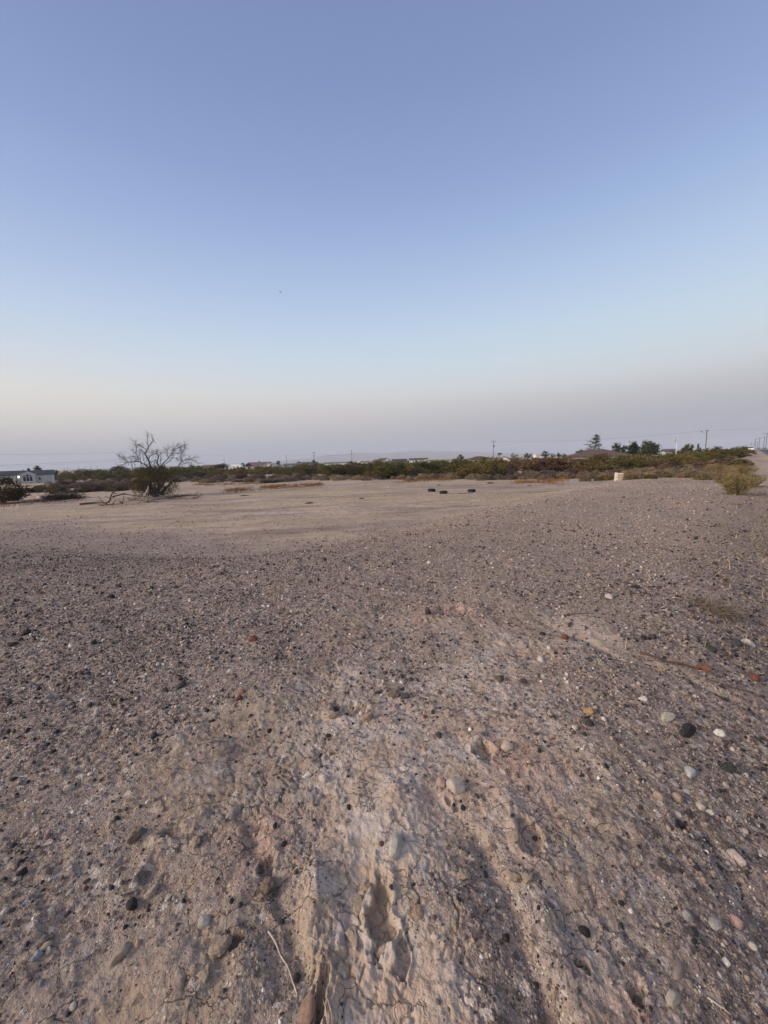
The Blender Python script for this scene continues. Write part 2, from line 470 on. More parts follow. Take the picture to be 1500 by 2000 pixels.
class MB:
    """collects simple solids into one mesh"""
    def __init__(s): s.V = []; s.F = []

    def add(s, V, F):
        b = len(s.V); s.V += [tuple(v) for v in V]; s.F += [tuple(i + b for i in f) for f in F]; return s

    def box(s, x0, x1, y0, y1, z0, z1):
        return s.add([(x0, y0, z0), (x1, y0, z0), (x1, y1, z0), (x0, y1, z0), (x0, y0, z1), (x1, y0, z1), (x1, y1, z1), (x0, y1, z1)],
                     [(3, 2, 1, 0), (4, 5, 6, 7), (0, 1, 5, 4), (1, 2, 6, 5), (2, 3, 7, 6), (3, 0, 4, 7)])

    def prism(s, prof, y0, y1):
        """profile in x,z extruded along y"""
        n = len(prof)
        V = [(x, y0, z) for x, z in prof] + [(x, y1, z) for x, z in prof]
        F = [tuple(range(n)), tuple(range(2 * n - 1, n - 1, -1))] + [((i + 1) % n, i, i + n, (i + 1) % n + n) for i in range(n)]
        return s.add(V, F)

    def prism_x(s, prof, x0, x1):
        n = len(prof)
        V = [(x0, y, z) for y, z in prof] + [(x1, y, z) for y, z in prof]
        F = [tuple(range(n - 1, -1, -1)), tuple(range(n, 2 * n))] + [(i, (i + 1) % n, (i + 1) % n + n, i + n) for i in range(n)]
        return s.add(V, F)

    def tube(s, pts, rad, seg=6, cap=True):
        pts = [np.asarray(p, float) for p in pts]; n = len(pts)
        if not hasattr(rad, '__len__'): rad = [rad] * n
        V = []; ref = np.array([0.31, 0.17, 0.93])
        for i, p in enumerate(pts):
            d = pts[min(i + 1, n - 1)] - pts[max(i - 1, 0)]; d = d / (np.linalg.norm(d) + 1e-9)
            if i == 0:
                a = np.cross(d, ref if abs(d @ ref) < 0.9 else np.array([1.0, 0, 0]))
            else:
                a = a - d * (a @ d)
            a = a / (np.linalg.norm(a) + 1e-9); b = np.cross(d, a)
            for k in range(seg):
                t = 2 * math.pi * k / seg
                V.append(p + (a * math.cos(t) + b * math.sin(t)) * rad[i])
        F = [(i * seg + k, i * seg + (k + 1) % seg, (i + 1) * seg + (k + 1) % seg, (i + 1) * seg + k) for i in range(n - 1) for k in range(seg)]
        if cap: F += [tuple(range(seg - 1, -1, -1)), tuple((n - 1) * seg + k for k in range(seg))]
        return s.add(V, F)

    def build(s, name, mat, parent=None, loc=(0, 0, 0), smooth=False, color=None):
        return link(name, mesh_np(name, s.V, s.F, mat, smooth), parent, loc, color)


def leaf_cards(centers, size, rg, aspect=0.5, up=0.35, jitter=0.5, droop=None):
    """small leaf-sized quads with random orientation; returns V, F, rnd"""
    n = len(centers)
    d = rg.normal(size=(n, 3)); d[:, 2] += up; d /= np.linalg.norm(d, axis=1)[:, None]
    a = np.cross(d, rg.normal(size=(n, 3))); a /= np.linalg.norm(a, axis=1)[:, None]
    sz = size * (1 - jitter + 2 * jitter * rg.random(n))[:, None]
    d = d * sz; a = a * sz * aspect
    V = np.stack([centers - d - a * 0.3, centers - d * 0.1 - a, centers + d, centers - d * 0.1 + a], 1).reshape(-1, 3)
    F = np.arange(4 * n).reshape(n, 4)
    return V, F, np.repeat(rg.random(n), 4)


# ------------------------------------------------------------------ ground sheet
def build_ground():
    dense = np.linspace(R(-72), R(72), 900)
    coarse = np.linspace(R(72), R(288), 62)[1:-1]
    ang = np.concatenate([dense, coarse]); na = len(ang)
    rad = [0.30]
    while rad[-1] < 7000:
        r = rad[-1]
        k = 1.0040 if r < 6 else 1.0075 if r < 14 else 1.015 if r < 120 else 1.06
        rad.append(r * k)
    rad = np.array(rad); nr = len(rad)
    A, RR = np.meshgrid(ang, rad)
    x = (np.sin(A) * RR).ravel(); y = (np.cos(A) * RR).ravel()
    z = height(x, y)
    V = np.concatenate([np.stack([x, y, z], 1), [[0, 0, H(0, 0)]]])
    i = np.arange(nr - 1)[:, None] * na; j = np.arange(na)[None, :]; j2 = (j + 1) % na
    F = np.stack([i + j, i + na + j, i + na + j2, i + j2], -1).reshape(-1, 4)[:, ::-1]
    jj = np.arange(0, na, 2); c = np.full(len(jj), len(V) - 1)     # fan that closes the sheet under the camera
    F = np.concatenate([F, np.stack([c, (jj + 2) % na, jj + 1, jj], 1)])
    me = mesh_np('desert_ground', V, F, M_SOIL, True)
    s, t = st(x, y); n = fbm(x * 0.35, y * 0.35, 5, 4)
    g = gravel_cover(x, y)
    fld = 1 - pad(x, y, n)
    fld = np.maximum(fld, sstep(26, 40, s))
    red = np.zeros(len(x))
    for px, py, rx, rad_ in [(700, 1045, 0, 1.6), (640, 1245, 0, .3), (880, 1190, 0, .5), (960, 1050, 0, 2.2), (1150, 985, 0, 4.0), (520, 1640, 0, .16), (940, 1460, 0, .28),
                             (1290, 1990, 0, .1), (1000, 1520, 0, .16), (1040, 1650, 0, .10), (480, 1075, 0, .7), (820, 1210, 0, .3), (1080, 1270, 0, .3), (1000, 1480, 0, .3)]:
        c = plane_pt(px, py)[:2]
        red = np.maximum(red, np.exp(-((x - c[0]) ** 2 + (y - c[1]) ** 2) / rad_ ** 2) * sstep(-0.35, 0.35, fbm(x * 1.5 / rad_ * .5, y * 1.5 / rad_ * .5, 77, 3)))
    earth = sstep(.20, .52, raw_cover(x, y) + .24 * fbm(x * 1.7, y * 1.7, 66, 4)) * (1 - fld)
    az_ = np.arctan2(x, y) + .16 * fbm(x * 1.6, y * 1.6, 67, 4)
    earth = np.maximum(earth, np.maximum(.80 * sstep(R(-9), R(-27), az_), .62 * sstep(R(19), R(33), az_) * sstep(6.5, 3.5, np.hypot(x, y))) * (1 - fld))  # sides: partly browner soil, partly lens edge darkening put into the colour
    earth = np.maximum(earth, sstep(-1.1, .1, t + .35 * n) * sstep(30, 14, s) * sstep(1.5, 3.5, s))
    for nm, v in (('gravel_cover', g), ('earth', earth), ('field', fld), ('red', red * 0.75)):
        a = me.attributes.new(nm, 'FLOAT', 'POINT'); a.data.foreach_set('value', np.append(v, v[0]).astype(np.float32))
    o = link('desert_ground', me); tag(o, kind='structure')


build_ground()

# ------------------------------------------------------------------ gravel
PAL = np.array([(0.030, 0.028, 0.030), (0.055, 0.047, 0.045), (0.120, 0.088, 0.076), (0.175, 0.134, 0.114), (0.245, 0.188, 0.158), (0.34, 0.258, 0.208),
                (0.36, 0.30, 0.275), (0.52, 0.46, 0.40), (0.66, 0.61, 0.54), (0.17, 0.065, 0.045), (0.20, 0.20, 0.205), (0.36, 0.235, 0.18)])
PAL = PAL * .88
PALP = np.array([.15, .13, .17, .16, .12, .07, .065, .05, .022, .022, .025, .016]); PALP = PALP / PALP.sum()


def pebble_cloud(r1, r2, per_m2, med, sig, rmax, az=55):
    area = (r2 ** 2 - r1 ** 2) / 2 * R(2 * az)
    n = int(area * per_m2)
    a = R(az) * (2 * rng.random(n) - 1); r = np.sqrt(r1 ** 2 + (r2 ** 2 - r1 ** 2) * rng.random(n))
    x = np.sin(a) * r; y = np.cos(a) * r
    g = gravel_cover(x, y)
    keep = rng.random(n) < g ** 1.3 * 0.99 + 0.01
    x, y = x[keep], y[keep]
    rr = np.clip(med * np.exp(sig * rng.normal(size=len(x))), med * 0.4, rmax)
    return x, y, rr


def dome_mesh(x, y, rr, name, dark=None):
    """half sunk stones: a top, a shoulder ring and a foot ring"""
    n = len(x); k = 6
    z = height(x, y)
    th = np.arange(k) * 2 * math.pi / k
    yaw = rng.random(n) * 2 * math.pi; el = 0.62 + 0.38 * rng.random(n); hh = rr * (0.6 + 0.7 * rng.random(n))
    ca, sa = np.cos(yaw), np.sin(yaw)
    V = np.zeros((n, 2 * k + 1, 3))
    for ring, (rs, zs) in enumerate([(0.66, 0.72), (1.02, -0.15)]):
        jit = 0.74 + 0.5 * rng.random((n, k))
        px = np.cos(th)[None] * rs * jit * rr[:, None]; py = np.sin(th)[None] * rs * jit * (rr * el)[:, None]
        V[:, ring * k:(ring + 1) * k, 0] = x[:, None] + px * ca[:, None] - py * sa[:, None]
        V[:, ring * k:(ring + 1) * k, 1] = y[:, None] + px * sa[:, None] + py * ca[:, None]
        V[:, ring * k:(ring + 1) * k, 2] = z[:, None] + hh[:, None] * (zs + 0.3 * (rng.random((n, k)) - 0.5))
    V[:, 2 * k, 0] = x + rr * 0.3 * (rng.random(n) - .5); V[:, 2 * k, 1] = y + rr * 0.3 * (rng.random(n) - .5); V[:, 2 * k, 2] = z + hh
    F = [(2 * k, i, (i + 1) % k) for i in range(k)]
    for i in range(k):
        j = (i + 1) % k
        F += [(i, k + i, k + j), (i, k + j, j)]
    F = np.array(F)[None] + (np.arange(n) * (2 * k + 1))[:, None, None]
    col = PAL[rng.choice(len(PAL), n, p=PALP)] * (0.8 + 0.4 * rng.random((n, 1)))
    far_ = sstep(4, 12, np.hypot(x, y))[:, None]
    col = col * (1 - far_ * sstep(.25, .5, col.mean(1))[:, None] * .45)
    warm_ = (far_[:, 0] * sstep(R(-14), R(4), np.arctan2(x, y)) > rng.random(n) * 1.6)      # the middle of the pad is mostly soil-coloured grit
    col[warm_] = np.array([.335, .248, .188]) * (.6 + .7 * rng.random((warm_.sum(), 1)))
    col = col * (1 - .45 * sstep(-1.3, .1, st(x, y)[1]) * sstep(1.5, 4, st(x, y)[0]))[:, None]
    # small crumbs are mostly soil coloured
    crumb = (rng.random(n) < 0.28)
    if dark is not None:
        crumb &= ~dark; q = dark & (rng.random(n) < .72)
        col[q] = np.array([.038, .031, .029]) * (.6 + 1.6 * rng.random((q.sum(), 1)))
    col[crumb] = np.array([0.26, 0.196, 0.148]) * (0.75 + 0.5 * rng.random((crumb.sum(), 1)))
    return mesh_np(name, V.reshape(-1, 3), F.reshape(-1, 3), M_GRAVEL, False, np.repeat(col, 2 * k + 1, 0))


def keep_off(x, y, rr, pts):
    ok = np.ones(len(x), bool)
    for p, q in pts:
        ok &= np.hypot(x - p[0], y - p[1]) > q * 0.55
    return ok


# ------------------------------------------------------------------ single stones
def rock_mesh(seed, angular, sub=3):
    import bmesh
    bm = bmesh.new(); bmesh.ops.create_icosphere(bm, subdivisions=sub, radius=1.0)
    rg = np.random.default_rng(seed)
    V = np.array([v.co[:] for v in bm.verts])
    off = rg.random(3) * 50
    d = np.ones(len(V))
    d += 0.16 * fbm(V[:, 0] * 1.3 + off[0] + V[:, 2] * .7, V[:, 1] * 1.3 + off[1] - V[:, 2] * .9, seed, 2)
    d += 0.05 * fbm(V[:, 0] * 4 + off[0] + V[:, 2] * 3, V[:, 1] * 4 + off[1] - V[:, 2] * 3, seed + 5, 2)
    P = V * d[:, None]
    for _ in range(12 if angular else 9):                 # broken or worn facets
        nrm = rg.normal(size=3); nrm /= np.linalg.norm(nrm)
        lim = (0.58 if angular else 0.74) + 0.18 * rg.random()
        e = P @ nrm - lim; P -= np.where(e > 0, e * 0.92, 0)[:, None] * nrm
    F = [[v.index for v in f.verts] for f in bm.faces]; bm.free()
    return mesh_np('stone', P, np.array(F), M_ROCK, not angular)


ROUND = [rock_mesh(100 + i, False) for i in range(5)]
ANG = [rock_mesh(200 + i, True) for i in range(5)]
def clod_mesh(seed):
    me = rock_mesh(seed, True, 4); n = len(me.vertices); V = np.empty(n * 3, np.float32); me.vertices.foreach_get('co', V); V = V.reshape(-1, 3).astype(float)
    q = fbm(V[:, 0] * 3.1 + seed, V[:, 1] * 3.1 + V[:, 2] * 2.3, seed, 4); k = fbm(V[:, 1] * 7 + V[:, 2] * 5, V[:, 0] * 7 - V[:, 2] * 5, seed + 3, 3)
    V *= (1 + .30 * q + .10 * k)[:, None]
    me.vertices.foreach_set('co', V.astype(np.float32).ravel()); me.update(); return me


LUMP = [clod_mesh(300 + i) for i in range(5)]
BLACK, DGREY, RUST, TANC, PALE, WHITE, PINK, BLUEG, OCHRE, GREYB, GREYC = (.028, .026, .028), (.075, .068, .066), (.17, .062, .04), (.40, .31, .235), (.50, .44, .37), \
    (.66, .62, .56), (.44, .31, .265), (.32, .335, .35), (.38, .25, .14), (.23, .185, .16), (.40, .37, .35)
SOILC = (.40, .305, .225)
TAKEN = []
# px, py, width px, length px, tilt in the picture, colour, angular, category, name, label
STONES = [
    (772, 1655, 34, 60, 8, (.50, .45, .38), 1, 'stone', 'grey tan oblong stone standing out of the bare crust, largest in the centre foreground'),
    (890, 1541, 40, 34, 25, (.52, .43, .36), 0, 'stone', 'rounded white and orange cobble beside a black hole above the main runnel'),
    (862, 1532, 20, 22, 0, PINK, 1, 'stone', 'small pinkish clod-like stone touching the left side of the white and orange cobble'),
    (632, 1523, 22, 16, 20, (.56, .50, .43), 1, 'stone', 'pale tan stone right of a flat white one on the crust'),
    (600, 1516, 18, 9, 0, WHITE, 0, 'stone', 'flat white stone left of a pale tan one on the crust'),
    (257, 1768, 24, 30, -10, BLACK, 1, 'stone', 'black lump with a pale chip below a straw at lower left'),
    (238, 1865, 44, 24, -28, TANC, 1, 'stone', 'long tan stone lying tilted at lower left'),
    (400, 1803, 26, 28, 0, (.37, .34, .31), 0, 'stone', 'rounded grey stone beside the pale bare mound at lower left'),
    (73, 1868, 20, 18, -40, BLUEG, 1, 'stone', 'blue grey stone chip near the lower left corner'),
    (600, 1978, 34, 56, 25, (.34, .215, .155), 1, 'stone', 'large orange brown stone half buried at the bottom beside pale roots'),
    (1342, 1428, 24, 46, 18, BLACK, 1, 'stone', 'long black stone slab on the gravelly right bank'),
    (1303, 1403, 20, 28, 30, (.50, .42, .33), 0, 'stone', 'oblong tan stone just above the long black slab'),
    (1405, 1435, 20, 15, 0, WHITE, 0, 'stone', 'white rounded stone right of the long black slab'),
    (1348, 1510, 22, 26, 20, (.48, .48, .46), 1, 'stone', 'pale grey stone below the long black slab'),
    (1421, 1502, 26, 20, 0, (.032, .04, .036), 0, 'stone', 'black green cobble right of a pale grey stone on the right bank'),
    (1103, 1247, 18, 15, 0, RUST, 1, 'stone', 'rust brown stone on the pale sandy patch right of centre'),
    (1060, 1240, 13, 9, 0, BLACK, 0, 'stone', 'black pebble left of the rust stone on the sandy patch'),
    (494, 1250, 18, 15, 0, RUST, 1, 'stone', 'rust red stone on the left gravel slope'),
    (836, 1197, 12, 10, 0, BLACK, 0, 'stone', 'round black stone alone on the reddish bare patch in mid distance'),
    (1150, 1391, 20, 15, 30, OCHRE, 1, 'stone', 'ochre stone among small gravel right of centre'),
    (1072, 1267, 10, 9, 0, WHITE, 0, 'stone', 'white oval pebble below the black pebble on the sandy patch'),
    (1056, 1290, 13, 13, 0, (.56, .50, .42), 0, 'stone', 'cream pebble above the cluster of white pebbles'),
    (1107, 1317, 7, 7, 0, WHITE, 0, 'stone', 'topmost pebble in the cluster of small white pebbles'),
    (1104, 1326, 7, 7, 0, WHITE, 0, 'stone', 'left pebble in the cluster of small white pebbles'),
    (1108, 1333, 7, 7, 0, WHITE, 0, 'stone', 'lowest pebble in the cluster of small white pebbles'),
    (1128, 1344, 7, 7, 0, WHITE, 0, 'stone', 'white pebble just right of the cluster of small white pebbles'),
    (976, 1328, 19, 15, 0, (.10, .085, .08), 0, 'stone', 'smooth dark grey cobble on pale dirt right of centre'),
    (1022, 1333, 16, 10, 0, (.07, .055, .05), 0, 'stone', 'dark brown oval stone right of the smooth grey cobble'),
    (857, 1437, 14, 15, 0, (.05, .05, .053), 0, 'stone', 'dark oval stone on the pale patch in the centre'),
    (792, 1363, 18, 13, 0, DGREY, 1, 'stone', 'dark stone beside an orange crust lump in the centre'),
    (990, 1460, 24, 22, 0, (.48, .38, .32), 0, 'stone', 'rounded pinkish white stone beside the oval footprint'),
    (785, 1334, 10, 9, 0, WHITE, 1, 'stone', 'white angular pebble, right one of a row of three in the centre'),
    (769, 1331, 7, 7, 0, WHITE, 1, 'stone', 'white angular pebble, middle one of a row of three in the centre'),
    (748, 1330, 5, 5, 0, WHITE, 1, 'stone', 'tiny white pebble, left one of a row of three in the centre'),
    (1256, 1367, 15, 12, 0, (.62, .56, .5), 0, 'stone', 'bright whitish stone on the gravel of the right bank'),
    (1257, 1247, 14, 10, 0, BLACK, 1, 'stone', 'black angular stone left of a brown one at the head of the right rut'),
    (1275, 1245, 15, 11, 0, (.06, .048, .045), 1, 'stone', 'brown black angular stone at the head of the right rut'),
    (1385, 1270, 24, 14, 10, (.035, .04, .042), 1, 'stone', 'black flat stone above the rut on the right'),
    (1473, 1327, 22, 14, 20, RUST, 1, 'stone', 'rust brown stone beside the rut at the right edge'),
    (1375, 1308, 26, 14, 25, (.15, .07, .045), 1, 'stone', 'rusty bark-like stone in the rut on the right'),
    (1353, 1277, 12, 12, 0, PINK, 0, 'stone', 'pinkish round pebble above the rusty stone in the rut'),
    (1462, 1260, 24, 11, 15, (.42, .40, .37), 1, 'stone', 'flat pale stone at the right edge above the rut'),
    (1438, 1258, 18, 13, 0, (.055, .055, .06), 0, 'stone', 'dark round stone left of a flat pale one at the right edge'),
    (1368, 1578, 20, 18, 30, (.52, .45, .38), 0, 'stone', 'cream round stone, left one of a pair on the right bank'),
    (1386, 1588, 16, 13, 30, (.50, .46, .42), 0, 'stone', 'pale round stone, right one of a pair on the right bank'),
    (1322, 1562, 26, 20, 10, (.40, .30, .23), 1, 'stone', 'tan embedded stone with broken edge on the right bank'),
    (1289, 1558, 24, 17, 0, (.38, .29, .22), 1, 'stone', 'flat tan stone left of the embedded broken one'),
    (1437, 1677, 34, 18, 30, (.46, .37, .34), 1, 'stone', 'pinkish pale oblong stone by a dark twig on the right'),
    (1328, 1610, 22, 9, 20, BLACK, 1, 'stone', 'thin black splinter of stone on bare soil at right'),
    (1298, 1697, 22, 13, 20, (.06, .045, .042), 1, 'stone', 'dark brown wedge of stone in a shallow pit at right'),
    (1313, 1950, 24, 44, 20, (.50, .42, .33), 0, 'stone', 'long cream and grey cobble at the bottom right'),
    (1324, 1898, 18, 38, 18, (.30, .24, .205), 0, 'stone', 'long grey brown cobble above the cream one at bottom right'),
    (1418, 1880, 14, 16, 20, WHITE, 0, 'stone', 'white oval pebble near the lower right edge'),
    (1438, 1803, 28, 20, 20, (.42, .27, .25), 1, 'stone', 'pinkish red stone with a pale top near the lower right edge'),
    (1396, 1806, 20, 28, 25, (.40, .36, .33), 0, 'stone', 'pale grey oblong stone left of the pinkish red one'),
    (1342, 1790, 22, 24, 30, (.33, .30, .29), 1, 'stone', 'blocky grey stone left of a pale oblong one at lower right'),
    (1353, 1822, 20, 18, 10, (.055, .06, .055), 1, 'stone', 'dark greenish stone under the blocky grey one at lower right'),
    (1470, 1850, 16, 14, 20, (.50, .45, .39), 0, 'stone', 'cream pebble at the lower right edge'),
    (1191, 1168, 18, 13, 0, (.48, .40, .36), 1, 'stone', 'pinkish white stone lying alone on the gravel flat at right'),
    (1240, 1148, 16, 6, 0, BLACK, 1, 'stone', 'flat black stone on the gravel flat right of a pinkish white stone'),
    (838, 1101, 12, 5, 0, WHITE, 1, 'stone', 'flat white stone far out on the gravel in the centre'),
    (841, 1069, 5, 5, 0, WHITE, 1, 'stone', 'small white speck of stone near the rim of the gravel'),
    (344, 1149, 11, 8, 0, BLACK, 1, 'stone', 'black stone far out on the left gravel slope'),
    (218, 1167, 14, 8, 0, BLACK, 1, 'stone', 'flat black stone on the left gravel slope'),
    (52, 1238, 17, 10, 0, BLACK, 1, 'stone', 'black stone near the left edge of the gravel slope'),
    (183, 1256, 13, 11, 0, (.036, .042, .038), 1, 'stone', 'dark green stone on the left gravel slope'),
    (28, 1260, 16, 9, 0, (.05, .045, .045), 1, 'stone', 'dark flat stone at the left edge below the black one'),
    (57, 1280, 18, 9, 0, (.27, .23, .22), 0, 'stone', 'grey round-backed stone near the left edge'),
    (171, 1305, 12, 7, 0, (.52, .47, .43), 0, 'stone', 'pale stone on the dark left gravel'),
    (354, 1341, 20, 18, 0, (.05, .046, .05), 1, 'stone', 'dark bluish stone on the left gravel edge'),
    (96, 1364, 18, 9, 0, (.30, .31, .32), 0, 'stone', 'smooth blue grey stone in the left foreground'),
    (120, 1377, 15, 9, -20, (.40, .37, .35), 1, 'stone', 'pale grey stone right of the smooth blue grey one'),
    (450, 1313, 14, 8, 0, (.62, .57, .52), 1, 'stone', 'white stone with squared top left of centre'),
    (474, 1352, 13, 10, 0, (.30, .12, .09), 1, 'stone', 'brick red stone left of centre'),
    (467, 1366, 14, 11, 0, (.10, .04, .03), 1, 'stone', 'dark maroon stone beside the brick red one'),
    (300, 1439, 14, 11, -30, (.05, .05, .052), 0, 'stone', 'dark rounded stone on sandy soil at left'),
    (136, 1541, 20, 13, 0, (.56, .48, .36), 0, 'stone', 'pale yellow stone at left'),
    (183, 1562, 12, 8, 0, (.50, .45, .40), 0, 'stone', 'cream pebble right of the pale yellow stone'),
    (10, 1782, 14, 11, -20, (.58, .53, .46), 0, 'stone', 'cream pebble at the left edge'),
    (95, 1858, 9, 16, 0, (.46, .41, .36), 0, 'stone', 'upright cream pebble right of the blue grey chip'),
    (144, 1967, 16, 20, -15, (.46, .41, .36), 0, 'stone', 'pale pebble at the bottom left'),
    (170, 1722, 14, 8, 0, (.10, .07, .06), 1, 'stone', 'dark brown stone left of the black lump'),
    (34, 1720, 16, 14, 0, (.42, .35, .31), 1, 'stone', 'pale broken stone beside a black one at left'),
    (45, 1706, 22, 14, -20, (.03, .028, .03), 1, 'stone', 'black stone above the pale broken one at left'),
    (670, 1564, 11, 15, 0, BLUEG, 1, 'stone', 'blue grey chip above a black pebble in the centre'),
    (681, 1577, 10, 13, 0, BLACK, 0, 'stone', 'black pebble under the blue grey chip'),
    (537, 1614, 9, 14, 0, BLACK, 1, 'stone', 'black chip on tan crust left of centre'),
    (555, 1650, 12, 11, 0, BLACK, 1, 'stone', 'black chip below another one left of centre'),
    (764, 1733, 8, 12, 0, (.05, .05, .053), 0, 'stone', 'dark oval pebble below the oblong grey tan stone'),
    (808, 1728, 7, 7, 0, BLACK, 0, 'stone', 'tiny black pebble right of the dark oval one'),
    (745, 1649, 13, 13, 0, (.15, .075, .05), 1, 'stone', 'rusty brown chip left of the oblong grey tan stone'),
    (988, 1833, 16, 15, 0, BLACK, 0, 'stone', 'black pebble in the main runnel'),
    (580, 1912, 13, 18, 20, BLACK, 1, 'stone', 'black stone beside the pale root at lower left of centre'),
    (550, 1802, 16, 10, 0, (.04, .043, .046), 1, 'stone', 'dark blue black stone in the left runnel'),
    (948, 1710, 9, 16, 0, BLACK, 0, 'stone', 'upright black pebble beside the main runnel'),
    (1142, 1822, 26, 22, 0, (.018, .017, .019), 1, 'stone', 'black twin-lobed lump on bare crust at lower right'),
    (1030, 1540, 10, 16, 0, (.13, .10, .10), 1, 'stone', 'grey brown chip right of centre above the cracked hollow'),
    (905, 1580, 10, 15, 0, BLACK, 1, 'stone', 'black chip below the white and orange cobble'),
    (882, 1583, 14, 14, 0, (.42, .34, .28), 0, 'stone', 'tan pebble left of a black chip under the cobble'),
    (1150, 1290, 14, 7, 15, (.05, .055, .05), 1, 'stone', 'dark elongated stone on sand right of the sandy patch'),
    (395, 1590, 14, 8, -25, (.48, .42, .36), 0, 'stone', 'cream oval pebble on tan soil left of centre'),
]
for i, (px, py, w, l, tilt, col, angf, cat, label) in enumerate(STONES):
    p, dep = ground_at(px, py)
    W = w * dep / FPX; dep_ang = math.asin(min(1, (EYE[2] - p[2]) / np.linalg.norm(p - EYE)))
    L = l * dep / FPX
    hgt = 0.50 * min(W, L / max(0.45, math.sin(dep_ang)))
    Lg = max(W * 0.55, (L - hgt * math.cos(dep_ang) * 0.8) / max(0.25, math.sin(dep_ang)))
    Lg = min(Lg, W * 2.4)
    me = (ANG if angf or i % 3 else ROUND)[i % 5]
    o = link('stone', me, None, (p[0], p[1], p[2] + hgt * 0.24), col)
    az = math.atan2(p[0], p[1])
    o.scale = (W * 0.53, Lg * 0.51, hgt * 0.85)
    o.rotation_euler = (R(random.uniform(-8, 8)), R(random.uniform(-8, 8)), -az * 0.9 - R(tilt))
    tag(o, label, cat)
    TAKEN.append((p[:2], max(W, Lg)))

# clods broken out of the crust
CLODS = [
    (715, 1735, 26, 16, 'soil clod', 'crust clod at the top rim of the long caved hole'), (700, 1770, 20, 40, 'soil clod', 'upright crust slab on the left rim of the long caved hole'),
    (690, 1830, 22, 44, 'soil clod', 'narrow crust slab on the lower left rim of the long caved hole'), (770, 1820, 24, 34, 'soil clod', 'crust clod on the right rim of the long caved hole'),
    (745, 1862, 40, 28, 'soil clod', 'broad crust clod across the lower end of the long caved hole'), (762, 1775, 14, 30, 'soil clod', 'thin crust sliver right of the top of the caved hole'),
    (1005, 1712, 26, 22, 'soil clod', 'square crust block under the cracked hollow'), (1030, 1715, 26, 20, 'soil clod', 'larger crust block right of the square one under the cracked hollow'),
    (1048, 1672, 18, 20, 'soil clod', 'crust block on the right rim of the cracked hollow'), (1006, 1630, 18, 34, 'soil clod', 'crust slab on the left rim of the cracked hollow'),
    (815, 1783, 22, 28, 'soil clod', 'pinkish crust lump right of the long caved hole'), (716, 1402, 24, 18, 'soil clod', 'orange crust lump below the round footprint'),
    (650, 1398, 26, 16, 'soil clod', 'crust lump on the lower rim of the round footprint'), (768, 1357, 24, 14, 'soil clod', 'orange crust lump left of a dark stone in the centre'),
    (520, 1730, 34, 30, 'soil clod', 'dark earthy clod at the head of the left runnel'), (905, 1710, 26, 22, 'soil clod', 'earth clod in the gravel of the main runnel'),
    (430, 1850, 36, 34, 'soil clod', 'earth clod beside a round grey stone at lower left'), (400, 1905, 22, 26, 'soil clod', 'tan clod at the bottom left of the earth clods'),
    (430, 1470, 34, 14, 'soil clod', 'low crumbly clod on the soil bank left of centre'), (380, 1645, 24, 22, 'soil clod', 'clod on the rim of the shallow pit at left'),
    (265, 1635, 34, 20, 'soil clod', 'dark brown clod left of the shallow pit'), (295, 1745, 26, 24, 'soil clod', 'tan clod right of the straw at lower left'),
]
for i, (px, py, w, l, cat, label) in enumerate(CLODS):
    p, dep = ground_at(px, py)
    W = w * dep / FPX; L = min(l * dep / FPX * 1.15, W * 2.2)
    o = link('soil_clod', LUMP[i % 5], None, (p[0], p[1], p[2] + W * 0.06), (lambda q, cc: [c * q for c in cc])(random.uniform(.85, 1.08), (SOILC if 'orange' not in label and 'pinkish' not in label else (.44, .29, .20))))
    if 'dark' in label: o.color = (.21, .15, .115, 1)
    o.scale = (W * .58, L * .54, W * 0.36)
    o.rotation_euler = (R(random.uniform(-12, 12)), R(random.uniform(-12, 12)), -math.atan2(p[0], p[1]) + R(random.uniform(-25, 25)))
    tag(o, label, cat); TAKEN.append((p[:2], max(W, L)))

# gravel cover, biggest of the loose pebbles as stones of their own
clouds = [pebble_cloud(0.55, 1.6, 9000, 0.0029, 0.55, 0.011, 70), pebble_cloud(1.6, 3.0, 4600, 0.0042, 0.55, 0.015, 68), pebble_cloud(3.0, 5.5, 2700, 0.0058, 0.52, 0.019),
          pebble_cloud(5.5, 11, 1150, 0.0080, 0.48, 0.025), pebble_cloud(11, 30, 210, 0.0125, 0.45, 0.04)]
big = [pebble_cloud(0.8, 5.5, 26, 0.0125, 0.25, 0.021)]
def chips(r1, r2, per_m2, med, sig, rmax):
    n = int((r2 ** 2 - r1 ** 2) / 2 * R(110) * per_m2); a = R(55) * (2 * rng.random(n) - 1); r = np.sqrt(r1 ** 2 + (r2 ** 2 - r1 ** 2) * rng.random(n))
    x, y = np.sin(a) * r, np.cos(a) * r
    k = rng.random(n) < np.clip(.25 + 1.6 * fbm(x * 1.9, y * 1.9, 81, 3), .04, 1) * (.35 + .65 * gravel_cover(x, y)) * pad(x, y, fbm(x * .35, y * .35, 5, 4))
    return x[k], y[k], np.clip(med * np.exp(sig * rng.normal(size=k.sum())), med * .5, rmax)


nplain = sum(len(c[0]) for c in clouds)
clouds += [chips(.6, 2.2, 420, .0058, .4, .014), chips(2.2, 6, 210, .0105, .4, .024), chips(6, 16, 24, .020, .4, .045)]
gx = np.concatenate([c[0] for c in clouds]); gy = np.concatenate([c[1] for c in clouds]); gr = np.concatenate([c[2] for c in clouds])
ok = keep_off(gx, gy, gr, TAKEN)
# a few more gather along the runnels
tag(link('gravel', dome_mesh(gx[ok], gy[ok], gr[ok], 'gravel', (np.arange(len(gx)) >= nplain)[ok])), 'mixed dark, tan and white gravel strewn over the pale desert soil', 'gravel', kind='stuff')

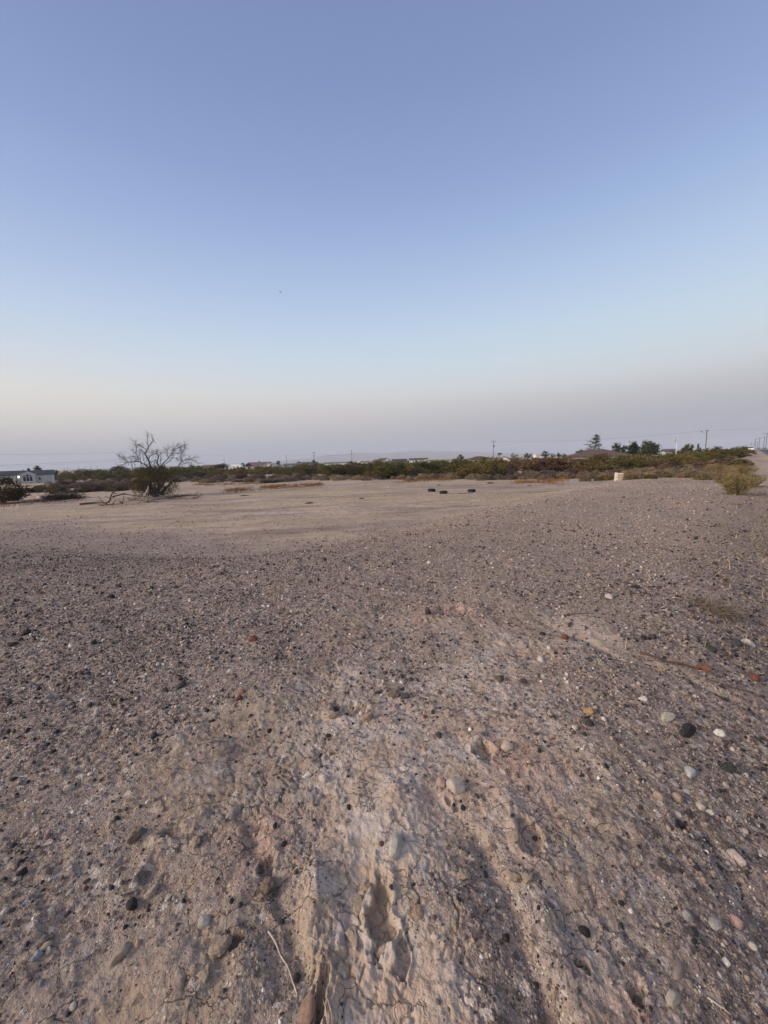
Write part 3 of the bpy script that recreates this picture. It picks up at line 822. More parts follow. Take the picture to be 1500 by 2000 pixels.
bx, by, br = big[0]
ok = keep_off(bx, by, br, TAKEN) & (np.hypot(bx, by) > 0.85)
bx, by, br = bx[ok], by[ok], br[ok]
order = np.argsort(-br / np.hypot(bx, by))[:165]
CLS = [('black', BLACK), ('dark grey', DGREY), ('tan', (.36, .28, .22)), ('cream', (.52, .46, .39)), ('brown', GREYB), ('pinkish', PINK)]
for k, i in enumerate(order):
    cn, cc = CLS[int(rng.choice(6, p=[.22, .14, .22, .16, .18, .08]))]
    az = math.degrees(math.atan2(bx[i], by[i]))
    zone = 'the sandy left foreground' if az < -17 else 'the bare crust in the middle' if az < 14 else 'the stony right bank'
    o = link('pebble', (ANG if k % 4 else ROUND)[k % 5], None, (bx[i], by[i], H(bx[i], by[i]) + br[i] * 0.2), (lambda q: [c * q for c in cc])(random.uniform(.8, 1.2)))
    o.scale = (br[i] * random.uniform(.9, 1.2), br[i] * random.uniform(.65, 1.0), br[i] * random.uniform(.45, .7))
    o.rotation_euler = (random.uniform(-.2, .2), random.uniform(-.2, .2), random.uniform(0, 6.28))
    tag(o, f'small {cn} pebble lying loose on {zone}', 'pebble', f'{cn} pebbles on {zone}')

# ------------------------------------------------------------------ roots and straws on the soil
def on_ground(pts, lift=0.003):
    out = []
    for p in pts:
        g, _ = ground_at(*p[:2]); out.append(g + np.array([0, 0, lift + (p[2] if len(p) > 2 else 0)]))
    return out


def spline(P, n=5):
    P = [np.asarray(p, float) for p in P]; Q = [2 * P[0] - P[1]] + P + [2 * P[-1] - P[-2]]; out = []
    for i in range(1, len(Q) - 2):
        for k in range(n):
            t = k / n
            a, b, c, d = Q[i - 1], Q[i], Q[i + 1], Q[i + 2]
            out.append(0.5 * ((2 * b) + (c - a) * t + (2 * a - 5 * b + 4 * c - d) * t * t + (3 * b - a - 3 * c + d) * t ** 3))
    out.append(P[-1]); return out


def twig(name, label, cat, pts, rad, col, taper=0.5, lift=0.003):
    P = on_ground(pts, lift); base = P[0].copy()
    S = spline([p - base for p in P]); n = len(S)
    for i in range(n):
        S[i][2] = max(S[i][2], H(S[i][0] + base[0], S[i][1] + base[1]) - base[2] + rad * 0.6)
    mb = MB(); mb.tube(S, [rad * (1 - (1 - taper) * i / (n - 1)) for i in range(n)], 6)
    return tag(mb.build(name, M_BARK, None, base, True, col), label, cat)


ROOTC = (.40, .31, .235)
twig('root', 'thin pale root lying across the crust above the long caved hole', 'root', [(547, 1728), (575, 1700), (605, 1682), (640, 1660), (668, 1642)], 0.0024, ROOTC)
twig('root', 'pale wavy root running down the left runnel', 'root', [(524, 1820), (538, 1842), (548, 1868), (562, 1890), (572, 1920), (581, 1945)], 0.0034, (.44, .36, .28))
twig('root', 'left strand of the two roots at the bottom beside the orange brown stone', 'root', [(636, 1885), (634, 1915), (630, 1945), (637, 1975), (640, 2010)], 0.0030, (.36, .28, .21))
twig('root', 'right strand of the two roots at the bottom beside the orange brown stone', 'root', [(643, 1888), (640, 1920), (634, 1950), (646, 1972), (650, 2010)], 0.0026, (.36, .28, .21))
twig('straw', 'short pale straw above the black lump at lower left', 'straw', [(240, 1748), (254, 1744), (268, 1739)], 0.0032, (.42, .35, .29), 0.9, 0.006)
twig('straw', 'pale straw on the gravel at the bottom right', 'straw', [(1382, 1950), (1404, 1966), (1428, 1984)], 0.0028, (.45, .37, .29), 0.7, 0.004)
twig('twig', 'long dark twig lying along the rut on the right bank', 'twig', [(1350, 1570), (1375, 1595), (1396, 1625), (1420, 1655), (1440, 1690), (1462, 1720)], 0.0042, (.10, .078, .065), 0.4)
twig('twig', 'dark curved twig crossing the gravel at the right edge', 'twig', [(1390, 1330), (1425, 1342), (1460, 1352), (1500, 1372)], 0.006, (.08, .055, .045), 0.6)
twig('twig', 'dark rusty stick in the rut on the right', 'twig', [(1250, 1275), (1290, 1290), (1330, 1298), (1368, 1308)], 0.011, (.085, .05, .038), 0.8)
twig('twig', 'short bent twig on the gravel in the right mid distance', 'twig', [(1095, 1203), (1120, 1200), (1150, 1198)], 0.007, (.12, .085, .07), 0.6)
twig('straw', 'hair-thin straw on the crust beside the long caved hole', 'straw', [(605, 1832), (614, 1837), (622, 1842)], 0.0014, (.46, .38, .27), 0.7)

# ------------------------------------------------------------------ shrubs
def shrub_meshes(kind, seed):
    """unit shrub: about 1 wide and 1 high; returns foliage mesh and stem mesh"""
    rg = np.random.default_rng(seed)
    C = []; mb = MB()
    if kind == 'creosote':                       # many stems fanning from the base, leaves on the outer half
        for i in range(16):
            a = rg.random() * 6.283; sp = 0.12 + 0.42 * rg.random() ** 0.7; top = (0.98 - 0.55 * (sp / .54) ** 2) * (0.72 + 0.34 * rg.random())
            tip = np.array([math.cos(a) * sp, math.sin(a) * sp, top]); mid = tip * np.array([.45, .45, .55]) + rg.normal(size=3) * .03
            mb.tube([(tip * 0.05)[:3] * [1, 1, 0], mid, tip], [.012, .008, .003], 4, False)
            for k in range(6):
                f = 0.30 + 0.7 * rg.random(); b = mid * (1 - f) + tip * f if f > .5 else tip * f
                tw = b + rg.normal(size=3) * [.07, .07, .05]
                mb.tube([b, tw], [.004, .002], 3, False)
                n = int(22 + 16 * rg.random())
                C.append(tw + rg.normal(size=(n, 3)) * [.050, .050, .042])
        C = np.concatenate(C); C = C[C[:, 2] > .06]; size, asp, up = .030, .55, .5
    elif kind == 'bursage':                      # low rounded twiggy dome down to the ground
        n = 2600
        d = rg.normal(size=(n, 3)); d[:, 2] = np.abs(d[:, 2]); d /= np.linalg.norm(d, axis=1)[:, None]
        lump = 0.80 + 0.22 * fbm(d[:, 0] * 2.5 + d[:, 2], d[:, 1] * 2.5 + seed, seed, 3)
        rad = lump * (0.55 + 0.45 * rg.random(n) ** 0.35)
        C = d * rad[:, None] * [.52, .52, .95]
        for i in range(14):
            a = rg.random() * 6.283; e = rg.random(); tip = np.array([math.cos(a) * .42 * e, math.sin(a) * .42 * e, .75 - .3 * e])
            mb.tube([(0, 0, 0), tip * [.5, .5, .6], tip], [.012, .008, .003], 4, False)
        size, asp, up = .046, .24, .9
    elif kind == 'brush':                        # dead tangled twigs
        n = 2200
        C = rg.normal(size=(n, 3)) * [.22, .22, .20]; C[:, 2] = np.abs(C[:, 2]) + .02
        C = C[(np.abs(C[:, 0]) < .5) & (np.abs(C[:, 1]) < .5) & (C[:, 2] < 1 - 1.2 * np.hypot(C[:, 0], C[:, 1]))]
        for i in range(34):
            a = rg.random() * 6.283; l = .3 + .25 * rg.random(); b = np.array([rg.normal() * .12, rg.normal() * .12, .02])
            tip = b + [math.cos(a) * l, math.sin(a) * l, .15 + .5 * rg.random()]
            mb.tube([b, (b + tip) / 2 + rg.normal(size=3) * .05, tip], [.014, .009, .003], 4, False)
        size, asp, up = .06, .14, .3
    else:                                        # 'feathery': thin upright green-yellow stalks, open base
        for i in range(70):
            a = rg.random() * 6.283; sp = .5 * rg.random() ** .6; top = (1 - .9 * sp ** 1.6) * (.75 + .3 * rg.random())
            b = np.array([math.cos(a), math.sin(a), 0]) * sp * .35; tip = np.array([math.cos(a) * sp, math.sin(a) * sp, top])
            mid = (b + tip) / 2 + rg.normal(size=3) * .04; mid[2] += .06
            mb.tube([b, mid, tip], [.006, .004, .002], 3, False)
            n = 80
            f = rg.random(n)[:, None] ** .7
            C.append(b * (1 - f) ** 2 + 2 * mid * f * (1 - f) + tip * f ** 2 + rg.normal(size=(n, 3)) * .03)
        C = np.concatenate(C); size, asp, up = .034, .14, .9
    V, F, rn = leaf_cards(C, size, rg, asp, up)
    V[:, 2] = np.maximum(V[:, 2], 0.0)
    # leaf clumps differ in tint
    cl = vnoise(np.repeat(C[:, 0], 4) * 9 + seed, np.repeat(C[:, 1], 4) * 9 + np.repeat(C[:, 2], 4) * 7, seed)
    return mesh_np(kind + '_foliage', V, F, M_LEAF, False, None, np.clip(.55 * rn + .45 * cl, 0, 1)), mesh_np(kind + '_stems', mb.V, mb.F, M_BARK)


SHRUB = {k: [shrub_meshes(k, 10 * i + j) for j in range(5)] for i, k in enumerate(['creosote', 'bursage', 'brush', 'feathery'])}
NAME = {'creosote': 'creosote_bush', 'bursage': 'bursage_bush', 'brush': 'dead_brush', 'feathery': 'desert_broom'}


def shrub(kind, px, base_py, wpx, hpx, col, label, cat, group=None, parts=None, loc=None, stem=(.12, .09, .07), lift=0.0):
    if loc is None:
        p, dep = ground_at(px, base_py)
    else:
        p = loc; dep = (p - EYE) @ FW
    W = wpx * dep / FPX / (np.linalg.norm(p[:2]) / dep) ** 0.5; Hh = hpx * dep / FPX
    fm, sm = SHRUB[kind][random.randrange(5)]
    if parts is None: parts = hpx > 26
    sc = (W * random.uniform(.95, 1.1), W * random.uniform(.85, 1.1), Hh * random.uniform(.95, 1.05)); rz = random.uniform(0, 6.28)
    p = np.array(p) - [0, 0, 0.03]
    if parts:
        t = thing(NAME[kind], label, cat, p, rz, group); t.scale = sc
        link('foliage', fm, t, color=col); link('stems', sm, t, color=stem)
    else:
        t = link(NAME[kind], fm, None, p, col); t.scale = sc; t.rotation_euler = (0, 0, rz); tag(t, label, cat, group)
    return t


GREEN, DGREEN, OLIVE, YGREEN = (.100, .094, .037), (.066, .063, .030), (.135, .110, .045), (.255, .21, .10)
GRAYB, TANB, RBROWN, DKBR, PURP = (.235, .190, .150), (.275, .210, .140), (.145, .092, .060), (.105, .078, .058), (.155, .120, .106)


def vary(c, a=.18):
    k = random.uniform(1 - a, 1 + a); return [v * k * random.uniform(.94, 1.06) for v in c]


def lerp(pts, x):
    for (a, *va), (b, *vb) in zip(pts[:-1], pts[1:]):
        if a <= x <= b:
            f = (x - a) / (b - a); return [u + (v - u) * f for u, v in zip(va, vb)]
    return list(pts[-1][1:])


def row(kind, anchors, n, cols, labelf, cat, groupf, jit=(8, 1.5), parts=None):
    """anchors: px, base py, width px, height px"""
    x0, x1 = anchors[0][0], anchors[-1][0]
    for i in range(n):
        px = x0 + (x1 - x0) * (i + .5) / n + random.uniform(-jit[0], jit[0]); px = min(max(px, x0), x1)
        by, w, h = lerp(anchors, px)
        k = random.uniform(.55, 1.45)
        shrub(kind, px, by + random.uniform(-jit[1], jit[1]), w * k, h * k ** .6 * random.uniform(.85, 1.1), vary(random.choice(cols)), labelf(px), cat, groupf(px), parts)


def behind(px):
    for lim, s in [(118, 'beside the long pale home'), (240, 'right of the long pale home'), (400, 'behind the dead tree'), (560, 'left of the black burnt brush'), (690, 'below the white roofs in the centre'),
                   (830, 'left of the tyres'), (940, 'behind the tyres'), (1010, 'below the cross-armed pole'), (1130, 'left of the broad hip-roofed house'), (1225, 'in front of the broad hip-roofed house'),
                   (1310, 'left of the flagpole')]:
        if px < lim: return s
    return 'between the flagpole and the road'


# back belt of green creosote
def gl(px): return 'green creosote bush in the belt ' + behind(px)
def gg(px): return 'creosote bushes ' + behind(px)
row('creosote', [(112, 938, 34, 20), (250, 932, 34, 19), (380, 928, 34, 18), (520, 926, 36, 18), (640, 925, 38, 18)], 34, [GREEN, OLIVE, GREEN, DGREEN], gl, 'bush', gg)
row('creosote', [(112, 942, 30, 16), (250, 938, 30, 17), (420, 932, 30, 16), (640, 930, 34, 18)], 24, [GREEN, OLIVE, DGREEN], gl, 'bush', gg)
row('creosote', [(630, 926, 40, 21), (760, 925, 44, 22), (900, 922, 46, 23), (1010, 920, 46, 26)], 24, [GREEN, OLIVE, GREEN], gl, 'bush', gg)
row('creosote', [(640, 932, 40, 22), (760, 932, 46, 25), (880, 931, 48, 28), (990, 929, 48, 28)], 20, [OLIVE, GREEN, DGREEN], gl, 'bush', gg)
row('creosote', [(1130, 917, 44, 24), (1250, 915, 44, 26), (1340, 905, 42, 22), (1462, 893, 36, 20)], 24, [GREEN, OLIVE, OLIVE], gl, 'bush', gg)
row('creosote', [(1345, 899, 34, 20), (1460, 889, 30, 16)], 12, [GREEN, DGREEN], gl, 'bush', gg)
# big ones one can point to
for px, by, w, h, c, lab in [
    (955, 934, 62, 43, OLIVE, 'tall light green bush standing highest in the belt right of the tyres'), (768, 935, 60, 32, (.062, .066, .024), 'broad dark olive bush bulging forward left of the tyres'),
    (870, 932, 60, 33, GREEN, 'wide green bush directly behind the tyres'), (920, 935, 52, 30, OLIVE, 'round olive bush at the foot of the tall light green one'),
    (1172, 919, 66, 37, OLIVE, 'wide olive bush covering the front of the broad hip-roofed house'), (1212, 922, 60, 34, GREEN, 'green bush behind the cream utility box'),
    (1150, 921, 44, 26, DGREEN, 'dark green bush under the eave of the broad hip-roofed house'), (1420, 898, 52, 22, DGREEN, 'long dark bush beside the roadside pole'),
    (1442, 912, 40, 17, GREEN, 'green bush at the road edge behind the yellowish one'), (1450, 917, 34, 14, (.05, .042, .025), 'dark brown green bush leaning to the road')]:
    shrub('creosote', px, by, w, h, c, lab, 'bush', parts=True)
# red brown shrubs in the right centre
row('creosote', [(1000, 925, 40, 30), (1060, 923, 40, 29), (1128, 920, 38, 24)], 11, [RBROWN, (.14, .085, .035), (.10, .06, .038)], lambda p: 'rusty brown shrub left of the broad hip-roofed house', 'bush', lambda p: 'rusty brown shrubs')
# grey bursage in front
def bl(px): return 'grey tan rounded bursage clump ' + behind(px)
def bg(px): return 'bursage clumps ' + behind(px)
row('bursage', [(640, 937, 26, 10), (760, 937, 26, 12), (900, 936, 30, 15), (1010, 937, 32, 14), (1130, 934, 30, 13)], 34, [GRAYB, GRAYB, TANB, PURP], bl, 'bush', bg)
row('bursage', [(880, 930, 26, 13), (1010, 930, 30, 14), (1130, 927, 30, 14)], 14, [GRAYB, PURP], bl, 'bush', bg)
row('bursage', [(1120, 936, 30, 16), (1210, 933, 32, 16), (1300, 931, 36, 16), (1395, 927, 40, 18)], 16, [GRAYB, TANB, TANB], bl, 'bush', bg)
row('bursage', [(1230, 924, 34, 15), (1310, 921, 36, 15), (1400, 914, 36, 15), (1450, 909, 30, 12)], 18, [TANB, GRAYB, PURP, RBROWN], bl, 'bush', bg)
row('bursage', [(1240, 914, 30, 13), (1330, 910, 30, 13), (1420, 903, 30, 12)], 10, [PURP, DKBR, GRAYB], bl, 'bush', bg)
row('bursage', [(380, 942, 24, 9), (500, 941, 26, 9), (640, 937, 28, 10)], 22, [GRAYB, PURP, GRAYB], bl, 'bush', bg)
row('bursage', [(380, 935, 24, 10), (500, 934, 26, 10), (640, 932, 28, 11)], 16, [PURP, GRAYB, DKBR], bl, 'bush', bg)
row('bursage', [(70, 957, 30, 12), (150, 953, 34, 12), (260, 950, 34, 12)], 16, [PURP, DKBR, PURP], bl, 'bush', bg)
row('bursage', [(95, 949, 30, 11), (180, 946, 34, 11), (270, 943, 30, 11)], 12, [PURP, DKBR, GRAYB], bl, 'bush', bg)
row('bursage', [(120, 946, 30, 12), (250, 944, 32, 12), (400, 938, 30, 12), (640, 934, 30, 12)], 30, [PURP, GRAYB, DKBR], bl, 'bush', bg)
row('bursage', [(200, 958, 30, 11), (260, 955, 30, 11)], 4, [PURP, DKBR], bl, 'bush', bg)
row('bursage', [(1135, 930, 36, 16), (1230, 928, 36, 16), (1340, 920, 38, 16), (1440, 906, 34, 14)], 22, [RBROWN, PURP, TANB, GRAYB], bl, 'bush', bg)
row('bursage', [(1250, 919, 34, 15), (1350, 914, 36, 15), (1440, 899, 34, 13)], 14, [PURP, DKBR, RBROWN], bl, 'bush', bg)
row('bursage', [(55, 963, 34, 14), (150, 962, 36, 14), (250, 958, 34, 13)], 10, [DKBR, PURP, (.09, .075, .045)], bl, 'bush', bg)
row('bursage', [(1160, 938, 34, 15), (1260, 934, 36, 16), (1385, 930, 40, 18)], 12, [GRAYB, TANB, OLIVE], bl, 'bush', bg)
row('creosote', [(1135, 925, 46, 27), (1240, 921, 46, 27), (1300, 914, 44, 24), (1400, 906, 44, 22)], 12, [OLIVE, GREEN, OLIVE], gl, 'bush', gg)
# near bushes of their own
shrub('creosote', 6, 984, 100, 52, (.062, .047, .027), 'big dark brown creosote bush at the left edge', 'bush', parts=True)
shrub('creosote', 34, 978, 50, 30, (.068, .052, .03), 'smaller brown creosote bush joined to the big one at the left edge', 'bush', parts=True)
shrub('brush', 128, 975, 74, 25, (.050, .040, .038), 'dark heap of dead brush left of the fallen branches', 'brush pile', parts=True, stem=(.06, .045, .04))
shrub('brush', 108, 974, 50, 20, (.044, .034, .032), 'low dark end of the brush heap left of the fallen branches', 'brush pile', parts=True, stem=(.06, .045, .04))
shrub('brush', 525, 943, 40, 12, (.05, .045, .052), 'blackened burnt brush behind the long rusty weed strip', 'brush pile', parts=True, stem=(.03, .028, .03))
shrub('brush', 548, 941, 34, 11, (.06, .053, .06), 'grey burnt brush right of the blackened heap', 'brush pile', parts=True, stem=(.04, .036, .04))
shrub('feathery', 1437, 966, 80, 45, YGREEN, 'yellow green feathery bush by the roadside, largest on the right', 'bush', parts=True)
shrub('feathery', 1464, 951, 62, 32, (.25, .205, .10), 'olive tan feathery bush behind the right half of the largest yellow green one', 'bush', parts=True)
shrub('feathery', 1412, 942, 62, 30, (.27, .21, .11), 'tan yellow bush behind the left half of the largest yellow green one', 'bush', parts=True)
shrub('feathery', 1446, 929, 60, 26, (.27, .22, .10), 'yellowish bush on the road shoulder third back from the camera', 'bush', parts=True)
shrub('feathery', 1405, 924, 56, 22, (.25, .19, .11), 'tan grassy bush farther back left of the roadside', 'bush', parts=True)
shrub('bursage', 1372, 937, 44, 18, (.21, .17, .105), 'tan bursage mound with dark foot left of the largest yellow green bush', 'bush', parts=True)
shrub('bursage', 1143, 940, 26, 15, (.20, .16, .09), 'yellowish grey clump beside the leaning stake', 'bush', parts=True)
shrub('bursage', 1232, 937, 30, 16, (.20, .165, .10), 'tan clump against the right side of the utility box', 'bush', parts=True)
shrub('bursage', 1290, 932, 40, 18, (.20, .165, .11), 'rounded tan clump nearest the gravel right of the utility box', 'bush', parts=True)
shrub('brush', 1380, 1187, 120, 34, (.20, .165, .13), 'pale dead twiggy weed lying on the right gravel', 'weed', parts=True, stem=(.22, .18, .145))
shrub('brush', 1435, 985, 26, 9, (.24, .20, .11), 'small straw tuft in front of the largest yellow green bush', 'weed', parts=True, stem=(.2, .16, .1))
for px, by, w, h, lab in [(706, 974, 9, 6, 'lone tiny dry weed on the bare field left of the tyres'), (605, 983, 18, 7, 'reddish dry weed on the bare field below the rusty strip'), (1034, 949, 9, 5, 'tiny dark weed at the field edge right of the tyres'),
                          (857, 948, 10, 4, 'greenish weed on the field just behind the tyres'), (958, 944, 14, 6, 'dry brown weed at the field edge right of the tyres'), (702, 1045, 12, 6, 'dark weed on the reddish spoil rim'),
                          (478, 968, 22, 4, 'flat grey weed on the bare field left of centre')]:
    shrub('brush', px, by, w, h, (.12, .085, .05), lab, 'weed', parts=False)

# far scrub between and beyond the houses: one uncountable mass
def scrub_mass():
    n = 2600
    px = rng.uniform(-120, 1500, n); r = 118 * (650 / 118) ** rng.random(n)
    Cs, S = [], []
    for x, d in zip(px, r):
        p = stand(x, d); h = rng.uniform(1.0, 2.1); w = rng.uniform(1.6, 3.4)
        s_, t_ = st(p[0], p[1])
        if -4.5 < t_ < 26: continue
        m = 34
        e = rng.normal(size=(m, 3)); e[:, 2] = np.abs(e[:, 2]); e /= np.linalg.norm(e, axis=1)[:, None]
        Cs.append(p + e * rng.uniform(.5, 1, (m, 1)) * [w / 2, w / 2, h])
    C = np.concatenate(Cs)
    V, F, rn = leaf_cards(C, .42, rng, .55, .4)
    cl = vnoise(np.repeat(C[:, 0], 4) * .25, np.repeat(C[:, 1], 4) * .25, 8)
    o = link('desert_scrub', mesh_np('desert_scrub', V, F, M_LEAF, False, None, np.clip(.45 * rn + .55 * cl, 0, 1)), color=(.095, .085, .045))
    tag(o, 'distant dull green scrub covering the plain among the houses', 'scrub', kind='stuff')


scrub_mass()


# low weeds and grass: blades nobody could count
def blades(name, x, y, h, wid, cols, label, cat, lean=.5, z=None):
    n = len(x); z = height(x, y) if z is None else z
    a = rng.random(n) * 6.283; l = h * lean * rng.random(n)
    tip = np.stack([x + np.cos(a) * l, y + np.sin(a) * l, z + h], 1); b = rng.random(n) * 6.283
    dx, dy = np.cos(b) * wid, np.sin(b) * wid
    V = np.stack([np.stack([x - dx, y - dy, z - .01], 1), np.stack([x + dx, y + dy, z - .01], 1), tip], 1).reshape(-1, 3)
    F = np.arange(3 * n).reshape(n, 3)
    c = np.asarray(cols)[rng.integers(0, len(cols), n)] * (.7 + .6 * rng.random((n, 1)))
    tag(link(name, mesh_np(name, V, F, M_BLADE, False, np.repeat(c, 3, 0))), label, cat, kind='stuff')


def strip(pts, wpx, n):
    """random ground points along a strip drawn in photo pixels"""
    P = [ground_at(*p)[0] for p in pts]; X, Y = [], []
    for k in range(n):
        f = random.random() * (len(P) - 1); i = int(f); f -= i
        q = P[i] * (1 - f) + P[i + 1] * f; q2 = ground_at
        away = q[:2] / np.linalg.norm(q[:2]); d = np.linalg.norm(q[:2])
        e = wpx * d * d / FPX / 2.6
        u = random.gauss(0, .42) * e; s_ = random.gauss(0, .25)
        X.append(q[0] + away[0] * u - away[1] * s_); Y.append(q[1] + away[1] * u + away[0] * s_)
    X, Y = np.array(X), np.array(Y)
    k = fbm(X * .9, Y * .5, 61, 3) > -.15
    return X[k], Y[k]


RUSTY = [(.22, .10, .036), (.17, .076, .03), (.25, .13, .05), (.13, .062, .03)]
X, Y = strip([(440, 960), (500, 954), (545, 951), (590, 948), (630, 946)], 5, 5200)
blades('rusty_weeds', X, Y, .16 + .2 * rng.random(len(X)), .018, RUSTY, 'long low strip of rust orange dry weeds on the field left of centre', 'weeds', 1.2)
X, Y = strip([(380, 947), (420, 947), (470, 945), (520, 944)], 3, 2200)
blades('rusty_weeds', X, Y, .14 + .16 * rng.random(len(X)), .018, RUSTY, 'thin rust orange weed line right of the dead tree', 'weeds', 1.2)
X, Y = strip([(772, 940), (810, 939), (850, 937), (885, 936)], 4, 2600)
blades('rusty_weeds', X, Y, .14 + .18 * rng.random(len(X)), .018, RUSTY, 'rust orange weed strip behind the tyres', 'weeds', 1.2)
X, Y = strip([(1005, 941), (1040, 942), (1075, 941), (1115, 938)], 6, 2400)
blades('rusty_weeds', X, Y, .16 + .3 * rng.random(len(X)), .018, [(.27, .145, .05), (.22, .115, .042), (.18, .10, .045)], 'bright rust orange weed patch in front of grey bursage right of the tyres', 'weeds', 1.0)
X, Y = strip([(0, 988), (40, 983), (80, 979), (120, 977), (160, 974)], 5, 2600)
blades('rusty_weeds', X, Y, .08 + .12 * rng.random(len(X)), .014, [(.12, .045, .022), (.15, .06, .028), (.09, .05, .035)], 'dark red brown weed line under the bush at the left edge', 'weeds', 1.2)
X, Y = strip([(240, 982), (290, 978), (345, 972), (390, 972)], 6, 2200)
blades('rusty_weeds', X, Y, .06 + .12 * rng.random(len(X)), .012, [(.16, .075, .035), (.20, .10, .045), (.11, .07, .05)], 'sparse reddish litter of weeds under the dead tree', 'weeds', 1.2)
# straw stubble on the near half of the field and the road shoulder
n = 26000
a = R(50) * (2 * rng.random(n) - 1); r = 9 * (42 / 9) ** rng.random(n); x = np.sin(a) * r; y = np.cos(a) * r
s_, t_ = st(x, y)
k = (pad(x, y, fbm(x * .35, y * .35, 5, 4)) < .2) & (fbm(x * .16, y * .4, 51, 4) > -.05)
blades('dry_grass', x[k], y[k], .02 + .045 * rng.random(k.sum()), .009, [(.40, .32, .17), (.34, .26, .14), (.44, .36, .22), (.27, .2, .12)], 'short straw coloured stubble on the flat field', 'grass', 1.6)
n = 30000
a = R(50) * (2 * rng.random(n) - 1); r = 8 * (60 / 8) ** rng.random(n); x = np.sin(a) * r; y = np.cos(a) * r
k = (pad(x, y, fbm(x * .35, y * .35, 5, 4)) < .4) & (fbm(x * .55, y * .9, 55, 4) > .22)
blades('plant_litter', x[k], y[k], .015 + .05 * rng.random(k.sum()), .012, [(.10, .075, .058), (.15, .11, .08), (.20, .15, .11), (.075, .058, .048)], 'dark dry plant litter in streaks on the flat field', 'litter', 1.8)
n = 16000
s_ = rng.uniform(2.5, 22, n); t_ = rng.normal(1.05, .55, n) + .02 * s_; x = s_ * SA + t_ * CA; y = s_ * CA - t_ * SA
k = fbm(x * .8, y * .8, 52, 3) > -.1
blades('dry_grass', x[k], y[k], .04 + .13 * rng.random(k.sum()) ** 2, .005, [(.30, .235, .13), (.24, .18, .10), (.36, .29, .17), (.13, .10, .07)], 'dry straw grass along the gravel road shoulder at right', 'grass', 1.3)

